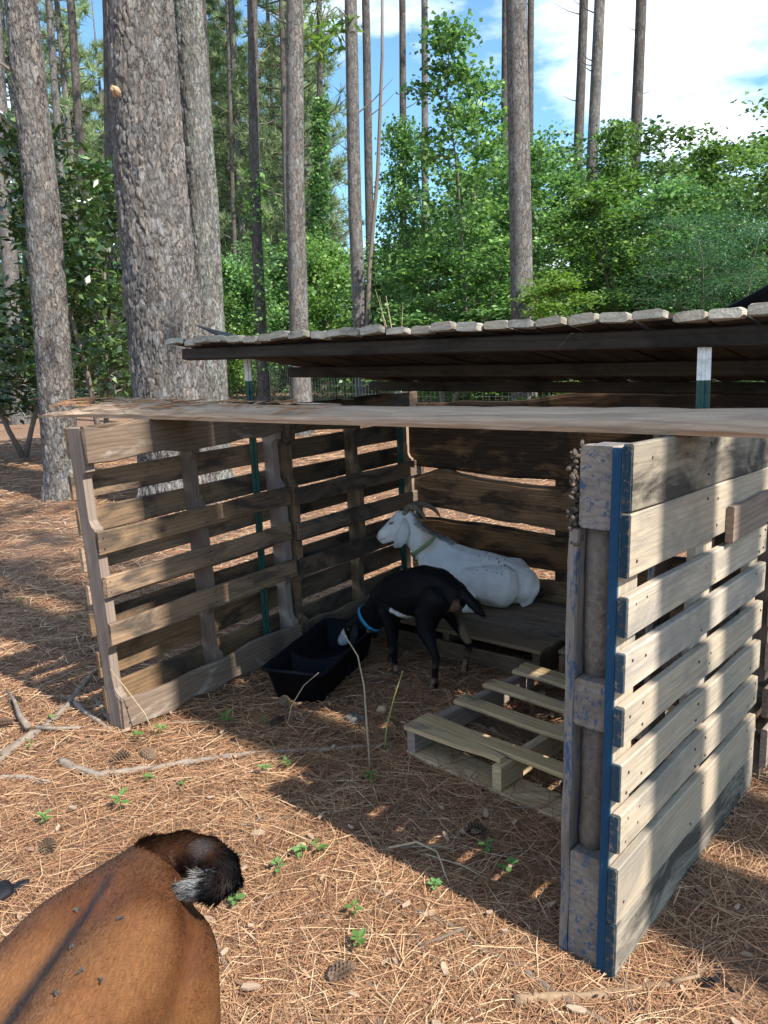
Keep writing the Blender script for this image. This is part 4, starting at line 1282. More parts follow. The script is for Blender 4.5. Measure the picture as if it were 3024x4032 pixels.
PINE = [pine_crown('tall_pine1', 41, 0, 7, 2.6, 34, 9, 26, .26, .022), pine_crown('tall_pine2', 42, 0, 6, 2.3, 30, 9, 26, .26, .022)]
YPINE = [pine_crown('young_pine1', 43, 0, 13, 2.5, 64, 9, 17, .36, .036), pine_crown('young_pine2', 44, 0, 11, 2.8, 56, 9, 17, .36, .036)]
SAPL = [pine_crown('sapling_pine', 45, 0, 3.2, 1.3, 34, 8, 26, .24, .012, .5)]

# ------------------------------------------------------------------ pine trunks
def trunk_mesh(path, radii, n, rows, rough=0.0, seed=0):
    """path points relative to the base; optional bark relief in the geometry"""
    Z = [p[2] for p in path]
    V = []; A = []
    zs = np.linspace(Z[0], Z[-1], rows + 1) if rough == 0 else np.concatenate([np.linspace(Z[0], 5.6, rows), np.linspace(6.2, Z[-1], 10)])
    for z in zs:
        x = np.interp(z, Z, [p[0] for p in path]); y = np.interp(z, Z, [p[1] for p in path]); r = np.interp(z, Z, radii)
        for k in range(n):
            a = 2 * math.pi * k / n
            c, s = math.cos(a), math.sin(a)
            rr = r * (1 + .035 * noise.noise(Vector((c * 1.2, s * 1.2, z * .8 + seed))) )
            if z < .35: rr *= 1 + .10 * (1 - z / .35) * max(0, math.cos(5 * a + seed))
            att = (.5, 1, .5)
            if rough and z < 5.7 and s < .35:
                q = Vector((c * r, s * r, z * .40))
                q += noise.noise_vector(q * 7) * .035 + noise.noise_vector(q * 24) * .018
                dd, cp = noise.voronoi(q * (14 if r > .25 else 21))
                e = min(1.0, (dd[1] - dd[0]) / .12)
                hsh = (math.sin(cp[0].x * 127.1 + cp[0].y * 311.7 + cp[0].z * 74.7) * 43758.5) % 1
                hs2 = (math.sin(cp[0].x * 27.1 + cp[0].y * 61.7 + cp[0].z * 174.7) * 3758.5) % 1
                fl = noise.noise(q * 30)
                rr += rough * (e * (.55 + .9 * hsh) - .9) + rough * .35 * (1 if fl > .1 else 0) + rough * .3 * noise.noise(q * 60)
                att = (hsh, min(1, e * 1.15), hs2)
            A.append(att)
            V.append((x + c * rr, y + s * rr, z))
    m = len(zs)
    F = [(i * n + k, i * n + (k + 1) % n, (i + 1) * n + (k + 1) % n, (i + 1) * n + k) for i in range(m - 1) for k in range(n)]
    me = mesh_py('trunk', V, F, True)
    if rough:
        at = me.color_attributes.new('plate', 'FLOAT_COLOR', 'POINT')
        at.data.foreach_set('color', [v for a in A for v in (*a, 1)])
    return me

def pine(label, x, y, xm, zm, xt, zt, r, mat, H=17.0, crown=0, rough=0.0, n=14, cs=1.0, stubs=0, group='tall pines around the clearing', cz=None):
    z0 = gz(x, y) - .05
    t = thing('pine_tree', label, 'tree', trs((x, y, z0), 0), group)
    k = (xt - xm) / max(.1, (zt - zm))
    xe = xt - x + k * .4 * max(0, (H - zt))
    path = [(0, 0, 0), (.12 * (xm - x), 0, .35), (xm - x, 0, zm - z0), (xt - x, 0, zt - z0), (xe, 0, max(H, zt + 1) - z0)]
    radii = [r * 1.36, r * 1.13, r, r * .9, r * .42]
    me = trunk_mesh(path, radii, n, 14 if not rough else 400, rough, random.random() * 50)
    o = obj('trunk', me, mat, t)
    rr = random.Random(hash(label) % 999 if False else int(abs(x) * 100 + y))
    lm, nm = PINE[crown]
    zc = (cz if cz else H - 6.2) - z0
    xc = np.interp(zc, [p[2] for p in path], [p[0] for p in path])
    c = obj('crown', nm, M_NEEDLE, t, trs((xc, 0, zc), rr.uniform(0, 6.28), (cs, cs, cs)))
    tag(obj('limbs', lm, M_TWIGBARK, c), kind='stuff')
    for i in range(stubs):
        zz = rr.uniform(zm * .75, zt) - z0; a = rr.uniform(-1.2, 1.2) + (math.pi if rr.random() < .5 else 0)
        xx = np.interp(zz, [p[2] for p in path], [p[0] for p in path]); L = rr.uniform(.35, 1.1)
        m = MB(); b = Vector((xx, 0, zz)); d = Vector((math.cos(a), math.sin(a) * .6, rr.uniform(.1, .7)))
        m.tube([b, b + d * L * .5, b + d * L + Vector((0, 0, .12 * L))], [.022, .014, .005], 5)
        m.build('dead_branch', M_TWIGBARK, t)
    return t

GT = 'tall pines around the clearing'
pine('large pine with flaking grey bark and lichen at the far left, sunlit halfway up', -3.66, 8.72, -3.51, 3.28, -3.49, 5.2, .175, M_BARKG, stubs=2, rough=.008, n=150)
pine('largest pine in the picture, thick trunk with deep bark plates and a broken knot', -2.18, 8.13, -2.17, 3.11, -2.13, 4.91, .345, M_BARKG, 19, 1, rough=.015, n=250)
pine('lichen covered pine standing close behind the thickest pine', -1.94, 8.85, -1.83, 3.22, -1.82, 5.14, .165, M_BARKGP, 17, 0, stubs=2, rough=.007, n=140)
TR = [
 ('slim dark pine just right of the lichen covered trunk', -4.73, 24.0, -4.68, 6.39, -4.54, 11.68, .14, M_BARKD, 2),
 ('very thin dark pine beside a pale sunlit trunk', -5.69, 32.0, -5.42, 8.03, -5.08, 15.08, .088, M_BARKD, 3),
 ('pale sunlit thin pine between two dark thin ones', -5.73, 34.0, -5.43, 8.43, -5.24, 15.93, .135, M_BARKP, 2),
 ('dark pine with green creeper leaves on its lower trunk', -3.11, 21.0, -2.99, 5.73, -2.72, 10.35, .14, M_BARKD, 3),
 ('thin bare pine against the blue sky left of the sunlit trunk', -4.38, 36.0, -4.18, 8.78, -4.04, 16.72, .087, M_BARKD, 4),
 ('pine half hidden behind the straight sunlit pine above the shelter roof', -3.41, 30.0, -3.13, 7.54, -2.86, 14.15, .10, M_BARKD, 1),
 ('straight pine with sunlit grey brown bark left of the open blue sky', -1.48, 14.5, -1.35, 4.36, -1.16, 7.55, .162, M_BARK, 2),
 ('dark leaning pine right of the open blue sky, forked with a thin stem', -0.38, 18.5, -0.38, 5.12, -0.26, 9.21, .15, M_BARK, 3),
 ('dark slim pine just behind the forked pine', -0.18, 23.0, -0.06, 6.01, 0.08, 11.09, .118, M_BARKD, 2),
 ('thin dark pine among the maples left of the open clouds', 0.96, 30.0, 1.18, 7.37, 1.39, 13.99, .126, M_BARKD, 2),
 ('thin sunlit pine among the maples left of the open clouds', 1.72, 29.0, 1.92, 7.14, 2.1, 13.55, .122, M_BARK, 2),
 ('bold straight pine with a dark scar rising behind the middle of the roof', 2.62, 14.0, 2.56, 4.11, 2.52, 7.21, .188, M_BARK, 0),
 ('dark pine whose trunk shows along the left edge of the scarred pine', 4.13, 26.0, 4.26, 6.45, 4.37, 12.2, .134, M_BARKD, 0),
 ('slim pine whose trunk shows along the right edge of the scarred pine', 5.77, 30.0, 5.84, 7.19, 5.92, 13.82, .128, M_BARKD, 2),
 ('left one of two leaning pines in front of the white clouds', 6.69, 27.0, 6.81, 6.55, 7.02, 12.52, .159, M_BARKD, 4),
 ('right one of two leaning pines in front of the white clouds', 5.7, 22.0, 5.93, 5.58, 6.13, 10.44, .157, M_BARK, 4),
 ('rightmost dark pine with long dead branches against the clouds', 8.01, 25.0, 8.06, 6.1, 8.19, 11.63, .173, M_BARKD, 5),
 ('pale upper trunk of a pine between the far left pine and the thickest one', -12.43, 32.0, -12.08, 8.29, -11.76, 15.33, .144, M_BARK, 4),
 ('dark bent pine above the magnolia bush', -10.94, 30.0, -10.56, 7.83, -10.25, 14.43, .153, M_BARKD, 3),
 ('grey pine at the left edge of the picture behind the magnolia leaves', -9.27, 20.0, -8.94, 5.76, -8.65, 10.15, .178, M_BARK, 1),
 ('pine trunk seen just left of the thickest pine', -8.36, 27.0, -8.36, 7.14, -8.07, 13.08, .119, M_BARKD, 3),
 ('dark pine partly behind the left edge of the thickest pine', -8.9, 26.0, -8.3, 6.94, -7.77, 12.65, .16, M_BARKD, 1),
 ('thin sunlit pine near the left edge of the picture', -16.78, 38.0, -16.28, 9.65, -15.82, 18.01, .112, M_BARKP, 3),
]
for i, (lb, x, y, xm, zm, xt, zt, r, m, st) in enumerate(TR):
    pine(lb, x, y, xm, zm, xt, zt, r, m, H=max(21, zt + 6) + (i % 3), crown=i % 2, n=28 if y < 20 else 14, stubs=st, cs=.66 + .05 * (i % 4))
# a knot, a scar and a thin forked stem on named trunks are parts of those pines
big = [o for o in COL.objects if o.get('label', '').startswith('largest pine')][0]
m = MB(); rk = random.Random(8)
m.tube([(-.165, -.27, 4.02), (-.175, -.335, 4.03), (-.178, -.35, 4.03)], [.05, .032, .02], 9)
for k in range(10):
    a = k * .63; d_ = rk.uniform(.3, 1); m.tube([(-.17 + .02 * math.cos(a), -.30, 4.03 + .02 * math.sin(a)), (-.175 + .035 * d_ * math.cos(a), -.345 - .02 * rk.random(), 4.03 + .035 * d_ * math.sin(a))], [.014, .004], 5)
m.build('broken_knot', M_TAN, big)
fork = [o for o in COL.objects if o.get('label', '').startswith('dark leaning pine right')][0]
m = MB(); m.tube([(.05, -.1, .2), (.12, -.12, 1.6), (.28, -.1, 3.4), (.55, -.1, 5.4), (.75, -.1, 7.8), (.82, -.1, 9.5)], [.07, .06, .05, .042, .035, .03], 8)
m.build('forked_stem', M_TWIGBARK, fork, smooth=True)

# pines behind the camera whose trunks and crowns shade the shelter
def shade_pine(label, x, y, r, H, cz, cr, cs=1.0):
    return pine(label, x, y, x, 4.5, x, 9, r, M_BARK, H, cr, 0, 16, cs, 0, GT, cz)
shade_pine('pine behind the camera that shades the blue pallet', 3.70, -.87, .185, 17, 10.5, 0)
shade_pine('second pine behind the camera on the right', 5.35, -1.75, .17, 18, 11, 1)

pine('third pine behind the camera that shades the ground left of the shelter', 8.06, -4.15, 8.06, 4.5, 8.06, 9, .16, M_BARK, 20, 1, 0, 16, .6, 0, GT, 13.4)
leafy_later = [('maple_tree', 'maple3', 'maple behind the camera that dapples the ground right of the blue pallet', 'tree', 5.6, -.45, 6.6, 1.5)]
# far pine stand: many alike slender trees with light crowns
GF = 'young pines of the far stand'
ypt = mesh_py('far_trunk', *(lambda mm: (mm.V, mm.F))((lambda mm: (mm.tube([(0, 0, 0), (.05, 0, 6), (-.05, .05, 12), (0, 0, 18)], [.15, .12, .09, .02], 7), mm)[1])(MB())), True)
rr = random.Random(77)
first = {}
spots = []
for i in range(112):
    y = rr.uniform(32, 66); x = rr.uniform(-.62, -.07) * y
    spots.append((x, y))
for i in range(12):
    y = rr.uniform(48, 75); x = rr.uniform(.02, .55) * y
    spots.append((x, y))
for i, (x, y) in enumerate(spots):
    k = i % 2
    sc = rr.uniform(.8, 1.25) * (1 if x < 0 else .62)
    MX = trs((x, y, gz(x, y)), rr.uniform(0, 6.28), (sc, sc, sc * rr.uniform(.9, 1.15)))
    lab = 'slender young pine far behind the maples on the right' if x > 0 else ('slender young pine seen left of the thickest pine in the far stand' if x / y < -.30 else 'slender young pine seen right of the lichen covered trunk in the far stand')
    if k not in first:
        t = thing('young_pine', lab, 'tree', MX, GF); first[k] = t
        obj('trunk', ypt, M_BARK, t)
        lm, nm = YPINE[k]
        c = obj('crown', nm, M_NEEDLE, t, trs((0, 0, 3.2), 0, (1, 1, 1.12))); tag(obj('limbs', lm, M_TWIGBARK, c), kind='stuff')
    else:
        t = copy_tree(first[k]); t.matrix_world = MX; t['label'] = lab

# ------------------------------------------------------------------ broad-leaved trees and bushes
def leafy(name, key, label, cat, x, y, H, rad, mat, rz=0, group=None, z=None):
    tr, cw, h0, r0 = PROTO[key]
    t = thing(name, label, cat, trs((x, y, (gz(x, y) - .03) if z is None else z), rz, (rad / r0, rad / r0, H / h0)), group)
    obj('trunk', tr, M_TWIGBARK, t)
    c = bpy.data.objects.new('crown', cw); COL.objects.link(c); c.parent = t
    if not cw.materials: cw.materials.append(mat)
    c.material_slots[0].link = 'OBJECT'; c.material_slots[0].material = mat
    return t
GM = 'broad leaved trees at the edge of the clearing'
leafy('maple_tree', 'maple1', 'tall loose maple with sky showing through, left of the scarred pine', 'tree', 2.05, 17, 7.9, 1.45, M_LEAF, .4, GM)
leafy('maple_tree', 'maple2', 'maple behind the two thin pines in the middle', 'tree', .85, 19.5, 7.2, 1.3, M_LEAF, 2.0, GM)
leafy('maple_tree', 'maple1', 'maple directly right of the scarred pine, lower than its neighbours', 'tree', 4.15, 19, 6.0, 1.25, M_LEAF, 3.3, GM)
leafy('maple_tree', 'maple2', 'pointed maple between the leaning pines and the rightmost pine', 'tree', 6.2, 21, 7.3, 1.35, M_LEAF, 5.0, GM)
leafy('maple_tree', 'maple3', 'broad dark maple under the rightmost pine', 'tree', 7.3, 19, 5.8, 1.9, M_LEAF, 1.0, GM)
leafy('maple_tree', 'maple1', 'maple rising at the right edge of the picture', 'tree', 7.6, 16, 5.9, 1.3, M_LEAF, 4.2, GM)
leafy('maple_tree', 'maple3', 'layered low maple behind the middle of the roof', 'tree', 1.25, 15, 3.75, 1.75, M_LEAF, .2, GM)
leafy('maple_tree', 'maple3', 'dark full maple behind the right half of the roof', 'tree', 5.2, 15.5, 4.6, 1.7, M_LEAF, 2.2, GM)
leafy('sapling_maple', 'maple3', 'bright sunlit sapling with pale leaves above the right half of the roof', 'tree', 3.35, 13, 2.75, 1.05, M_LEAFY, 2.6, GM)
leafy('feathery_tree', 'feathery', 'feathery dark green mimosa leaning in above the right end of the roof', 'tree', 4.75, 11, 3.2, 1.35, M_LEAFM, .8, GM)
leafy('feathery_tree', 'feathery', 'smaller mimosa with fine blue green leaves at the right edge', 'tree', 5.35, 9.8, 2.4, 1.1, M_LEAFM, 3.8, GM)
leafy('bush', 'bushy', 'bright sunlit bush between the straight sunlit pine and the forked pine', 'bush', -1.35, 25, 5.2, 1.7, M_LEAFY, .5, GM)
leafy('bush', 'bushy', 'shadowed green bush left of the straight sunlit pine', 'bush', -3.3, 25, 4.4, 1.6, M_LEAF, 1.5, GM)
leafy('bush', 'bushy', 'green bush behind the creeper covered pine', 'bush', -4.9, 23, 3.6, 1.4, M_LEAF, 2.9, GM)
leafy('bush', 'bushy', 'low bush at the foot of the scarred pine', 'bush', 2.0, 17.5, 2.6, 1.5, M_LEAFY, 4.4, GM)
leafy('bush', 'bushy', 'low dark bush behind the leaning pines', 'bush', 5.6, 18.5, 3.4, 1.8, M_LEAF, 5.5, GM)
leafy('bush', 'bushy', 'low green bush seen through the gap under the roof on the right', 'bush', 7.4, 14.5, 2.6, 1.6, M_LEAF, 3.0, GM)
leafy('bush', 'bushy', 'small bush behind the wire fence under the middle of the roof', 'bush', 3.9, 17, 2.2, 1.4, M_LEAF, 1.2, GM)
leafy('bush', 'bushy', 'tall leafy bush filling the gap behind the forked pine', 'bush', .2, 24, 4.6, 1.8, M_LEAF, 3.6, GM)
BACK = [('pale green tree filling the gap left of the scarred pine', 'maple5', 2.9, 24, 7.0, 2.4, 0), ('pale green tree behind the right edge of the scarred pine', 'maple4', 5.0, 24, 5.6, 2.6, 1), ('tall pale tree behind the two leaning pines', 'maple5', 8.2, 26, 7.6, 2.8, 0),
 ('wide pale tree behind the rightmost pine', 'maple4', 10.4, 25, 7.2, 3.0, 1), ('pale tree at the right edge behind the mimosa', 'maple5', 12.6, 24, 8.0, 2.8, 0), ('low wide tree far behind the middle pines', 'maple4', .4, 30, 5.2, 2.8, 1),
 ('hazy tree behind the ivy wrapped pine', 'maple4', -3.0, 33, 5.4, 2.6, 1), ('hazy tree left of the ivy wrapped pine', 'maple5', -5.4, 31, 5.6, 2.2, 0), ('young tree behind the pale thin pine', 'maple4', -7.4, 30, 4.6, 2.2, 1),
 ('dark leafy tree tucked between the mimosa and the rightmost pine', 'maple4', 6.4, 15.2, 4.5, 1.9, 2), ('leafy tree hanging in at the right edge above the mimosa', 'maple5', 7.9, 14.6, 5.4, 1.6, 2), ('leafy maple between the scarred pine and the thin pines', 'maple5', 2.5, 20.5, 6.6, 1.7, 2)]
for k, (lb, key, x, y, H, rad, mt) in enumerate(BACK):
    leafy('broadleaf_tree', key, lb, 'tree', x, y, H, rad, (M_MASS, M_LEAFY, M_LEAF)[mt], k * 1.7, GM)
leafy('magnolia', 'magnolia', 'dark glossy magnolia between the far left pine and the thickest pine', 'tree', -4.25, 11.8, 4.75, 1.05, M_LEAFD, .7, GM)
leafy('magnolia', 'magnolia', 'lower glossy magnolia at the left edge of the picture', 'tree', -5.85, 12.6, 3.3, 1.0, M_LEAFD, 2.7, GM)
for a in leafy_later: leafy(*a, M_LEAF, 1.1, GM)
# ivy wrapped trunk and creeper on another
iv = pine('ivy wrapped slim pine standing in the open blue sky', -2.18, 30, -1.87, 7.49, -1.53, 14.1, .109, M_BARKD, 20, 1, n=12, cs=.8, cz=12.5)
r_ = np.random.default_rng(5)
def creeper(t, x0, x1, z0, z1, rad, n, ll, mat):
    z = r_.uniform(z0, z1, n // 8); a = r_.uniform(0, 6.28, n // 8); f = (z - z0) / (z1 - z0)
    C = np.stack([x0 + (x1 - x0) * f + np.cos(a) * rad * (1 - .4 * f), np.sin(a) * rad * (1 - .4 * f), z], 1)
    V, F = leaf_quads(C, 8, (.09, .09, .12), ll, ll * .8, 9, .9)
    tag(obj('creeper', mesh_np('creeper', V, F), mat, t), kind='stuff')
creeper(iv, .12, .5, 4.5, 10.5, .30, 4200, .13, M_LEAF)
cp = [o for o in COL.objects if o.get('label', '').startswith('dark pine with green creeper')][0]
creeper(cp, .02, .15, 1.2, 6.2, .24, 900, .11, M_LEAFY)
hb = [o for o in COL.objects if o.get('label', '').startswith('dark slim pine just behind')][0]
m = MB(); m.tube([(.2, -2, 8.6), (-.2, -2.2, 8.9), (-.65, -2.3, 8.6)], [.02, .015, .006], 5); m.build('leafy_branch', M_TWIGBARK, fork, trs((0, 2, -.1)))
V, F = leaf_quads([(-.25, 0, 8.45), (-.5, 0, 8.3), (-.65, -.1, 8.0), (-.35, .1, 8.1), (.1, 0, 8.5), (-.75, 0, 8.4)], 16, (.16, .16, .14), .26, .09, 3, .8, .8)
obj('leaves', mesh_np('branch_leaves', V, F), M_LEAFY, fork)
# pine saplings behind the left trunks
tS = None
for i, (x, y, s) in enumerate(((-9.8, 22, 1.0), (-8.2, 24, 1.1), (-7.0, 27, 1.2), (-11.8, 25, 1.25), (-13.5, 28, 1.3), (-6.1, 22.5, .8), (-10.5, 30, 1.3))):
    MX = trs((x, y, gz(x, y)), i * 1.3, (s * 1.3, s * 1.3, s))
    if tS is None:
        tS = thing('pine_sapling', 'soft green pine sapling in the shade behind the left trunks', 'tree', MX, 'pine saplings behind the left trunks')
        c = obj('crown', SAPL[0][1], M_NEEDLEB, tS); obj('limb', SAPL[0][0], M_TWIGBARK, c)
    else:
        t = copy_tree(tS); t.matrix_world = MX
# far wood that closes the view
def far_wood():
    r = np.random.default_rng(99)
    C = []
    for i in range(2600):
        u = r.uniform(-.75, .85); y = r.uniform(34, 62); x = u * y
        top = (3.2 if u < -.1 else 4.6 if u < .06 else 7.5) * (y / 45) * (1 + .35 * math.sin(u * 21) + .2 * math.sin(u * 47 + 1))
        z = gz(x, y) + max(.2, top * r.random() ** .8)
        C.append((x, y, z))
    V, F = leaf_quads(C, 34, (.7, .7, .42), .30, .26, 7, .75)
    o = obj('far_wood', mesh_np('far_wood', V, F), M_MASS)
    tag(o, 'mixed green wood far behind the fence', None, None, 'stuff')
    C = []
    for i in range(500):
        u = r.uniform(-.7, .75); y = r.uniform(16.5, 30) if u > -.05 else r.uniform(24, 34)
        C.append((u * y, y, gz(0, y) + r.random() ** 1.5 * (1.3 if u > -.05 else .8)))
    V, F = leaf_quads(C, 26, (.5, .5, .22), .13, .09, 8, .8)
    tag(obj('undergrowth', mesh_np('undergrowth', V, F), M_LEAF), 'low green undergrowth along the fence', None, None, 'stuff')
far_wood()

# wire fence along the back of the clearing
def fence():
    t = thing('wire_fence', 'wire mesh fence on green steel posts at the back of the clearing', 'fence', trs((0, 0, 0)))
    pts = [(9.5, 11.8), (5.2, 13.6), (1.2, 15.6), (-2.2, 20.5), (-5.5, 27)]
    m = MB()
    seg = []
    for (a, b) in zip(pts, pts[1:]):
        A, B = Vector((*a, 0)), Vector((*b, 0)); L = (B - A).length; k = int(L / .13)
        for i in range(k):
            p = A.lerp(B, i / k); g = gz(p.x, p.y)
            m.tube([(p.x, p.y, g), (p.x, p.y, g + 1.2)], .0024, 3, False)
        for z in (.05, .2, .36, .53, .72, .95, 1.2):
            m.tube([(A.x, A.y, gz(*a) + z), (B.x, B.y, gz(*b) + z)], .0024, 3, False)
    tag(m.build('wire_mesh', M_WIRE, t), kind='stuff')
    for (x, y) in [(9.5, 11.8), (7.35, 12.7), (5.2, 13.6), (3.2, 14.6), (1.2, 15.6), (-.5, 18), (-2.2, 20.5), (-3.8, 23.7), (-5.5, 27)]:
        mm = MB(); g = gz(x, y)
        mm.box(x - .018, x + .018, y + .004, y + .010, g - .1, g + 1.45); mm.box(x - .003, x + .003, y + .010, y + .04, g - .1, g + 1.45)
        mm.build('fence_post', M_GREENPOST, t)
fence()

# ------------------------------------------------------------------ sticks, twigs, cones, seedlings
def stick(name, label, pts, r0, r1, mat, cat='branch', z=.012, n=7, kids=(), zs=None, group=None):
    P = []
    rr = random.Random(len(pts) * 7 + int(r0 * 1e4))
    for i in range(len(pts) - 1):
        for k in range(6):
            f = k / 6; a, b = pts[i], pts[i + 1]
            P.append(Vector((a[0] + (b[0] - a[0]) * f, a[1] + (b[1] - a[1]) * f, 0)))
    P.append(Vector((*pts[-1], 0)))
    N = len(P)
    if zs:
        zz = np.interp(np.linspace(0, 1, N), np.linspace(0, 1, len(zs)), zs)
    else: zz = [0] * N
    rad = [(r0 + (r1 - r0) * i / (N - 1)) * rr.uniform(.87, 1.12) * (1.2 if rr.random() < .06 else 1) for i in range(N)]
    P = [p + Vector((rr.uniform(-.4, .4) * rad[i], rr.uniform(-.4, .4) * rad[i], rad[i] * .5 + zz[i] + .004)) for i, p in enumerate(P)]
    o0 = P[0].copy(); xa = (P[-1] - P[0]); xa.z = 0
    MX = frame(tuple(o0), xa, za=(0, 0, 1)); inv = MX.inverted()
    m = MB(); m.tube([inv @ p for p in P], rad, n, roundcap=False)
    for q in range(int(N / 5)):
        k = rr.randrange(1, N - 1); a_ = rr.uniform(0, 6.28); L_ = rad[k] * rr.uniform(1.2, 2.6)
        b_ = inv @ P[k]; m.tube([b_, b_ + Vector((rr.uniform(-.6, .6), math.cos(a_), abs(math.sin(a_)))) * L_], [rad[k] * .4, rad[k] * .15], 5)
    for (kp, ka, kb) in kids:
        m.tube([inv @ Vector((x, y, ka * .8 + .01 + h)) for x, y, h in kp], [ka + (kb - ka) * i / (len(kp) - 1) for i in range(len(kp))], 6)
    o = m.build(name, mat, None, None, True); o.matrix_world = MX
    tag(o, label, cat, group)
    return o
stick('fallen_branch', 'long grey fallen branch lying across the straw in front of the left pallet', [(-1.232, 2.626), (-1.151, 2.569), (-1.055, 2.514), (-.978, 2.53), (-.869, 2.553), (-.696, 2.599), (-.498, 2.634), (-.258, 2.638), (0, 2.655)], .016, .006, M_STICK)
stick('fallen_branch', 'forked grey branch at the left edge leading to the foot of the left pallet', [(-1.51, 2.50), (-1.472, 2.662), (-1.45, 2.805), (-1.408, 2.919), (-1.399, 3.136), (-1.413, 3.334), (-1.419, 3.527)], .020, .011, M_STICK,
      kids=[([(-1.45, 2.86, .02), (-1.535, 2.972, .015), (-1.62, 3.11, .02), (-1.7, 3.21, .03)], .014, .006), ([(-1.43, 2.88, .01), (-1.335, 2.88, 0), (-1.254, 2.885, 0)], .010, .006)])
stick('fallen_branch', 'long thin dark branch snaking toward the lower right of the picture', [(-.104, 1.872), (.042, 1.764), (.153, 1.682), (.191, 1.619), (.251, 1.579), (.321, 1.499), (.379, 1.439), (.441, 1.377), (.52, 1.31)], .0055, .010, M_STICK,
      kids=[([(.153, 1.679, .004), (.099, 1.654, .002), (.041, 1.634, 0)], .005, .002)])
stick('fallen_branch', 'short pale barkless branch crossed by the thin one, right in front of the blue pallet', [(.247, 1.462), (.314, 1.464), (.437, 1.468), (.526, 1.486), (.589, 1.489), (.628, 1.458)], .014, .007, M_CHIP,
      kids=[([(.60, 1.487, .005), (.664, 1.50, .004), (.69, 1.575, 0)], .006, .003)])
for k, (pts, r0, r1, lb) in enumerate((
    ([(-.481, 1.711), (-.446, 1.654), (-.409, 1.581)], .008, .006, 'short dark stick right behind the brown goat'),
    ([(-.236, 1.40), (-.202, 1.513), (-.153, 1.586)], .006, .004, 'thin stick pointing away from the lower edge of the picture'),
    ([(-.147, 1.576), (-.086, 1.534), (-.034, 1.492)], .007, .005, 'dark stick next to the thin stick near the lower edge'),
    ([(.73, 1.757), (.798, 1.736), (.909, 1.696)], .006, .003, 'pale twig on the straw right of the blue pallet'),
    ([(-1.311, 3.198), (-1.192, 3.004), (-1.14, 2.936)], .010, .007, 'dark stick ending at the foot of the left pallet'),
    ([(-1.378, 3.134), (-1.248, 2.996), (-1.129, 2.874)], .012, .008, 'grey stick leaning against the left pallet\'s front foot'),
    ([(-1.46, 2.526), (-1.323, 2.525), (-1.213, 2.48)], .011, .008, 'brown stick at the left edge below the forked branch'),
    ([(-.432, 2.2), (-.317, 2.218), (-.172, 2.246)], .005, .003, 'thin stick at the corner of the shelter shadow'),
    ([(-.30, 1.78), (-.2, 1.76), (-.12, 1.74)], .004, .003, 'small twig in the sunny straw beyond the goat tail'))):
    stick('stick', lb, pts, r0, r1, M_STICK, 'stick', group='small sticks on the straw')
stick('arching_twig', 'pale thin twig arching over the edge of the shadow', [(-.027, 2.005), (.053, 1.983), (.109, 1.937), (.139, 1.842)], .004, .002, M_TWIG, 'twig', zs=[.02, .05, .05, 0], n=5)
stick('arching_twig', 'pale thin twig lying in the shelter shadow', [(.079, 1.97), (.178, 1.913), (.26, 1.859)], .0025, .0015, M_TWIG, 'twig', zs=[.02, .02, .0], n=5)
def stem(label, pts, r, mat):
    m = MB(); c = pts[0]
    m.tube([tuple(p[i] - c[i] for i in range(3)) for p in pts], [r * (1 - .5 * i / (len(pts) - 1)) for i in range(len(pts))], 5)
    o = m.build('bramble_stem', mat, None, trs(c), True); tag(o, label, 'stem', 'dry bramble stems in the shelter')
stem('pale bramble stem standing up in front of the kid\'s white face', [(-.085, 2.484, 0), (-.09, 2.50, .15), (-.095, 2.55, .29), (-.115, 2.61, .38), (-.17, 2.68, .45)], .0042, M_TWIG)
stem('short yellow green bramble stem right of the pale one', [(-.035, 2.62, 0), (-.02, 2.63, .1), (.01, 2.65, .2), (.045, 2.67, .29)], .004, M_STEMG)
stem('dry grass stalk hanging beside the feed trough', [(-.42, 2.86, 0), (-.40, 2.87, .08), (-.35, 2.90, .15), (-.29, 2.93, .19)], .003, M_TWIG)
stem('dry forked weed at the front foot of the left pallet', [(-.93, 2.80, 0), (-.96, 2.80, .1), (-1.03, 2.82, .2), (-1.10, 2.86, .27)], .003, M_TWIG)
# bare dead sapling seen over the roof
m = MB()
m.tube([(0, 0, 0), (-.1, 0, 1.2), (-.35, 0, 2.3)], [.03, .02, .008], 6); m.tube([(-.06, 0, .9), (-.3, 0, 1.7), (-.6, .05, 2.4)], [.018, .012, .005], 5); m.tube([(-.1, 0, 1.2), (.02, 0, 1.9), (.06, 0, 2.2)], [.012, .008, .004], 5)
m.tube([(-.2, 0, 1.55), (-.42, 0, 1.9), (-.5, 0, 2.3)], [.01, .006, .003], 5)
o = m.build('dead_sapling', M_TWIG, None, trs((.38, 12, gz(.38, 12)), 0, (.62, .62, 1.0))); tag(o, 'bare pale dead sapling poking up behind the roof boards', 'sapling')

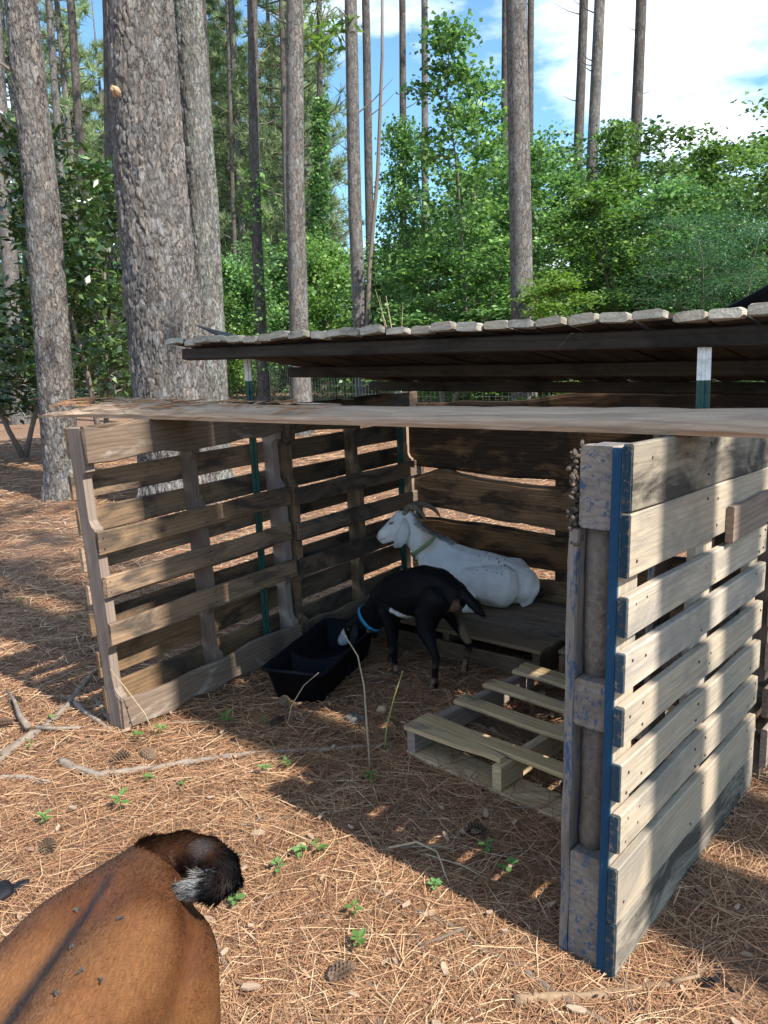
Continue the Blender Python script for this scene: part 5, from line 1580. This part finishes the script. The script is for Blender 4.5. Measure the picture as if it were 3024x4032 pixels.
def cone_mesh(seed):
    r = random.Random(seed); m = MB()
    L = .085
    m.tube([(0, 0, -L / 2), (0, 0, L / 2)], [.012, .006], 6)
    for i in range(13):
        f = i / 12; z = -L / 2 + L * f; R = .024 * math.sin(math.pi * (.16 + .8 * f)) + .006
        for k in range(8):
            a = k * .785 + i * .39
            c, s = math.cos(a), math.sin(a); t = Vector((-s, c, 0)) * .0075
            p0 = Vector((c * .007, s * .007, z)); p1 = Vector((c * R, s * R, z + .006))
            m.add([p0 - t * .5, p0 + t * .5, p1 + t, p1 + Vector((c * .002, s * .002, .006)), p1 - t], [(0, 1, 2, 3, 4)])
    return m
cm = None
for i, (x, y, lb) in enumerate(((-1.641, 3.159, 'open pine cone in the sun beside the forked branch'), (-1.593, 2.943, 'dark pine cone at the very left edge'), (-.453, 3.046, 'pine cone in front of the feed trough'),
    (-.998, 2.617, 'pine cone beside the long fallen branch'), (-1.049, 2.088, 'grey pine cone in the sun left of the brown goat'), (-.146, 1.551, 'brown pine cone near the lower edge'), (-.905, 2.632, 'second pine cone beside the long fallen branch'), (-.463, 2.86, 'old pine cone in the shade before the trough'), (.238, 2.081, 'dark pine cone in the shelter shadow by the floor pallet'))):
    if cm is None: cmb = cone_mesh(1); cm = mesh_py('pine_cone', cmb.V, cmb.F)
    o = obj('pine_cone', cm, M_CONE); o.matrix_world = trs((x, y, .02), i * 1.7, (.78, .78, .78), 1.45 + .1 * (i % 3))
    tag(o, lb, 'pine cone', None, None); o['group'] = 'pine cones on the straw'

def seedling(label, x, y, s, n, seed):
    r = random.Random(seed)
    t = thing('seedling', label, 'seedling', trs((x, y, .0)), 'green seedlings in the straw')
    m = MB(); h = .05 * s; m.tube([(0, 0, -.01), (.004, 0, h)], [.0014, .001], 4); m.build('stem', M_STEMG, t)
    V, F = [], []
    for k in range(n):
        a = k * 2.4 + r.uniform(-.3, .3); L = r.uniform(.022, .034) * s; W = L * .62; c, q = math.cos(a), math.sin(a); z = h * r.uniform(.6, 1.05); tl = r.uniform(-.3, .5)
        b = len(V)
        for (u, w_, dz) in ((.1, 0, 0), (.4, .5, .1), (.75, .38, .12), (1.05, 0, .0), (.75, -.38, .12), (.4, -.5, .1)):
            V.append((c * L * u - q * W * w_, q * L * u + c * W * w_, z + L * u * tl + dz * W))
        V.append((c * L * .55, q * L * .55, z + L * .5 * tl - .03 * W))
        F += [(b + 6, b + j, b + (j + 1) % 6) for j in range(6)]
    obj('leaves', mesh_py('leaves', V, F), M_SEED, t)
SE = [(-.912, 2.796, 1.5, 'bright seedling at the front foot of the left pallet'), (-.984, 2.765, 1.2, 'small seedling just left of the pallet foot in the sun'), (-.664, 2.873, 1.5, 'seedling in the shade in front of the left pallet\'s bottom board'),
 (-.449, 2.472, 1.3, 'sunlit seedling near the tip of the shelter shadow'), (-.38, 2.508, 1.1, 'seedling with two upright leaves at the tip of the shelter shadow'), (-.726, 2.412, .9, 'seedling below the middle of the long fallen branch'),
 (-.856, 2.452, 1.0, 'seedling below the bend of the long fallen branch'), (-.282, 2.005, 1.2, 'seedling beside the tan stone'), (-.229, 2.012, 1.3, 'tall seedling right of the tan stone'), (-.34, 1.936, 1.2, 'broad leaved seedling beyond the goat tail'),
 (-.119, 1.739, 1.3, 'seedling alone in the sunny straw at the bottom middle'), (.253, 1.991, 1.2, 'seedling in a sun spot inside the shelter shadow'), (.096, 1.841, 1.0, 'seedling at the edge of the shelter shadow'), (.295, 1.876, 1.5, 'seedling clump in the shadow near the blue pallet'),
 (-.084, 2.392, 1.2, 'seedling at the foot of the pale bramble stem'), (-1.396, 2.744, 1.1, 'seedling beside the forked branch at the left'), (-1.113, 2.223, 1.2, 'seedling in the left foreground straw'), (-.464, 3.14, 1.3, 'seedling against the front of the feed trough'),
 (-.898, 2.285, 1.6, 'flat green clump in the straw behind the brown goat\'s back'), (-.433, 1.8, 1.3, 'seedling half hidden below the goat tail'), (-1.387, 2.937, 1.1, 'seedling beside the fork of the left branch'), (-.514, 2.859, .9, 'tiny seedling beside the old pine cone in the shade'),
 (-.104, 1.63, 1.2, 'seedling with bright leaves near the bottom edge'), (.60, 3.30, 1.0, 'seedling in the shade under the floor pallet edge'), (-2.3, 4.65, 1.5, 'seedling on the straw far left beyond the pallet'), (.27, 2.90, 1.0, 'seedling growing inside the broken floor pallet')]
for i, (x, y, s, lb) in enumerate(SE): seedling(lb, x, y, s * .72, 4 + (i * 7) % 5, i)

def lump(name, label, x, y, r, mat, seed, cat, squash=.7, pieces=1, spread=0):
    rr = random.Random(seed); m = MB()
    for k in range(pieces):
        import bmesh
        bm = bmesh.new(); bmesh.ops.create_icosphere(bm, subdivisions=2, radius=r * rr.uniform(.6, 1.1))
        off = Vector((rr.uniform(-spread, spread), rr.uniform(-spread, spread) * .6, 0))
        b = len(m.V)
        for v in bm.verts:
            p = v.co * (1 + .28 * noise.noise(v.co * 1.2 / r + Vector((seed, k, 0)))); m.V.append((p.x + off.x, p.y + off.y, p.z * squash + r * .5))
        m.F += [tuple(v.index + b for v in f.verts) for f in bm.faces]; bm.free()
    o = m.build(name, mat, None, trs((x, y, 0)), True); tag(o, label, cat)
lump('dung_heap', 'grey lumpy clod in front of the floor pallet', -.165, 2.875, .024, M_ROCK, 3, 'clod', .75, 7, .045)
lump('stone', 'tan stone in the shade beside the grey clod', -.042, 2.941, .026, M_TAN, 5, 'stone', .8)
lump('stone', 'tan stone in the sunny straw right of the goat tail', -.286, 2.049, .024, M_TAN, 8, 'stone', .7)
lump('stone', 'pale piece of stone at the left edge above the brown goat', -1.30, 2.06, .018, M_TAN, 9, 'stone', .6)
m = MB()
rr = random.Random(6)
for k in range(9):
    a = rr.uniform(0, 6.28); p = Vector((rr.uniform(-.045, .045), rr.uniform(-.03, .03), .004)); q = p + Vector((math.cos(a) * .05, math.sin(a) * .05, rr.uniform(0, .02)))
    s = Vector((-math.sin(a), math.cos(a), rr.uniform(-.3, .3))) * .012
    m.add([p - s, p + s, q + s * .6, q - s, (p + q) / 2 + Vector((0, 0, -.004))], [(0, 1, 2, 3), (0, 4, 1), (2, 4, 3)])
o = m.build('plastic_scrap', M_DARKPLASTIC, None, trs((.70, 1.49, .008), 0, (.62, .62, .7))); tag(o, 'torn black plastic scrap on the straw at the lower right', 'scrap')
m = MB(); m.tube([(0, 0, .01), (.045, .03, .02)], [.03, .008], 8, True, [.012, .006], True); m.tube([(-.05, -.04, .01), (0, 0, .02)], [.045, .04], 8, True, [.02, .018], True)
o = m.build('plastic_scrap', M_DARKPLASTIC, None, trs((-1.085, 1.90, 0)), True); tag(o, 'black plastic piece half out of view at the left edge', 'scrap')

# loose bark chips and dry leaves
def chips(n, seed):
    r = random.Random(seed); m = MB()
    for i in range(n):
        y = 1.2 * (7 / 1.2) ** r.random(); x = r.uniform(-.75, .6) * y
        if -.9 < x < .4 and y > 3.3 and y < 4.5: continue
        L = r.uniform(.006, .022); W = L * r.uniform(.25, .6); a = r.uniform(0, 6.28); c, s = math.cos(a), math.sin(a); z = .014 + gz(x, y); h = r.uniform(.002, .012)
        P = [(-1, -.6), (-.2, -1), (.9, -.7), (1.1, .2), (.4, .9), (-.8, .7)]
        top = [(x + c * u * L - s * v * W, y + s * u * L + c * v * W, z + h + r.uniform(0, .004)) for u, v in P]
        bot = [(p[0], p[1], p[2] - .005) for p in top]
        k = len(P); m.add(bot + top, [tuple(range(k, 2 * k)), tuple(reversed(range(k)))] + [(j, (j + 1) % k, k + (j + 1) % k, k + j) for j in range(k)])
    tag(m.build('bark_chips', M_CHIP), 'scattered bark chips and dry leaf scraps on the straw', None, None, 'stuff')
chips(260, 3)

def litter():
    r = random.Random(15); m = MB(); m2 = MB()
    for i in range(230):
        y = 1.15 * (8 / 1.15) ** r.random(); x = r.uniform(-.72, .55) * y
        L = r.uniform(.018, .042); W = L * r.uniform(.4, .6); a = r.uniform(0, 6.28); c, q = math.cos(a), math.sin(a); z = gz(x, y) + .016
        V = []
        tl = r.uniform(-.25, .25); cu = r.uniform(.1, .5)
        for (u, w_) in ((-.5, 0), (-.2, .45), (.2, .42), (.55, 0), (.2, -.42), (-.2, -.45), (0, 0)):
            V.append((x + c * L * u - q * W * w_, y + q * L * u + c * W * w_, z + abs(w_) * W * cu + u * L * tl))
        m.add(V, [(6, j, (j + 1) % 6) for j in range(6)])
    o = m.build('dry_leaves', M_DRYLEAF); tag(o, 'scattered dry brown leaves on the straw', None, None, 'stuff')
    for i in range(260):
        y = 1.1 * (9 / 1.1) ** r.random(); x = r.uniform(-.75, .6) * y; L = r.uniform(.03, .16); a = r.uniform(0, 6.28); z = gz(x, y) + .014
        P = [Vector((x, y, z))]
        for k in range(3):
            a += r.uniform(-.5, .5); P.append(P[-1] + Vector((math.cos(a) * L / 3, math.sin(a) * L / 3, r.uniform(-.004, .006))))
        w = r.uniform(.0012, .003) * max(1, y / 3); m2.tube(P, [w, w * .9, w * .8, w * .5], 4)
    o = m2.build('loose_twigs', M_STICK); tag(o, 'small broken twigs scattered over the straw', None, None, 'stuff')
litter()
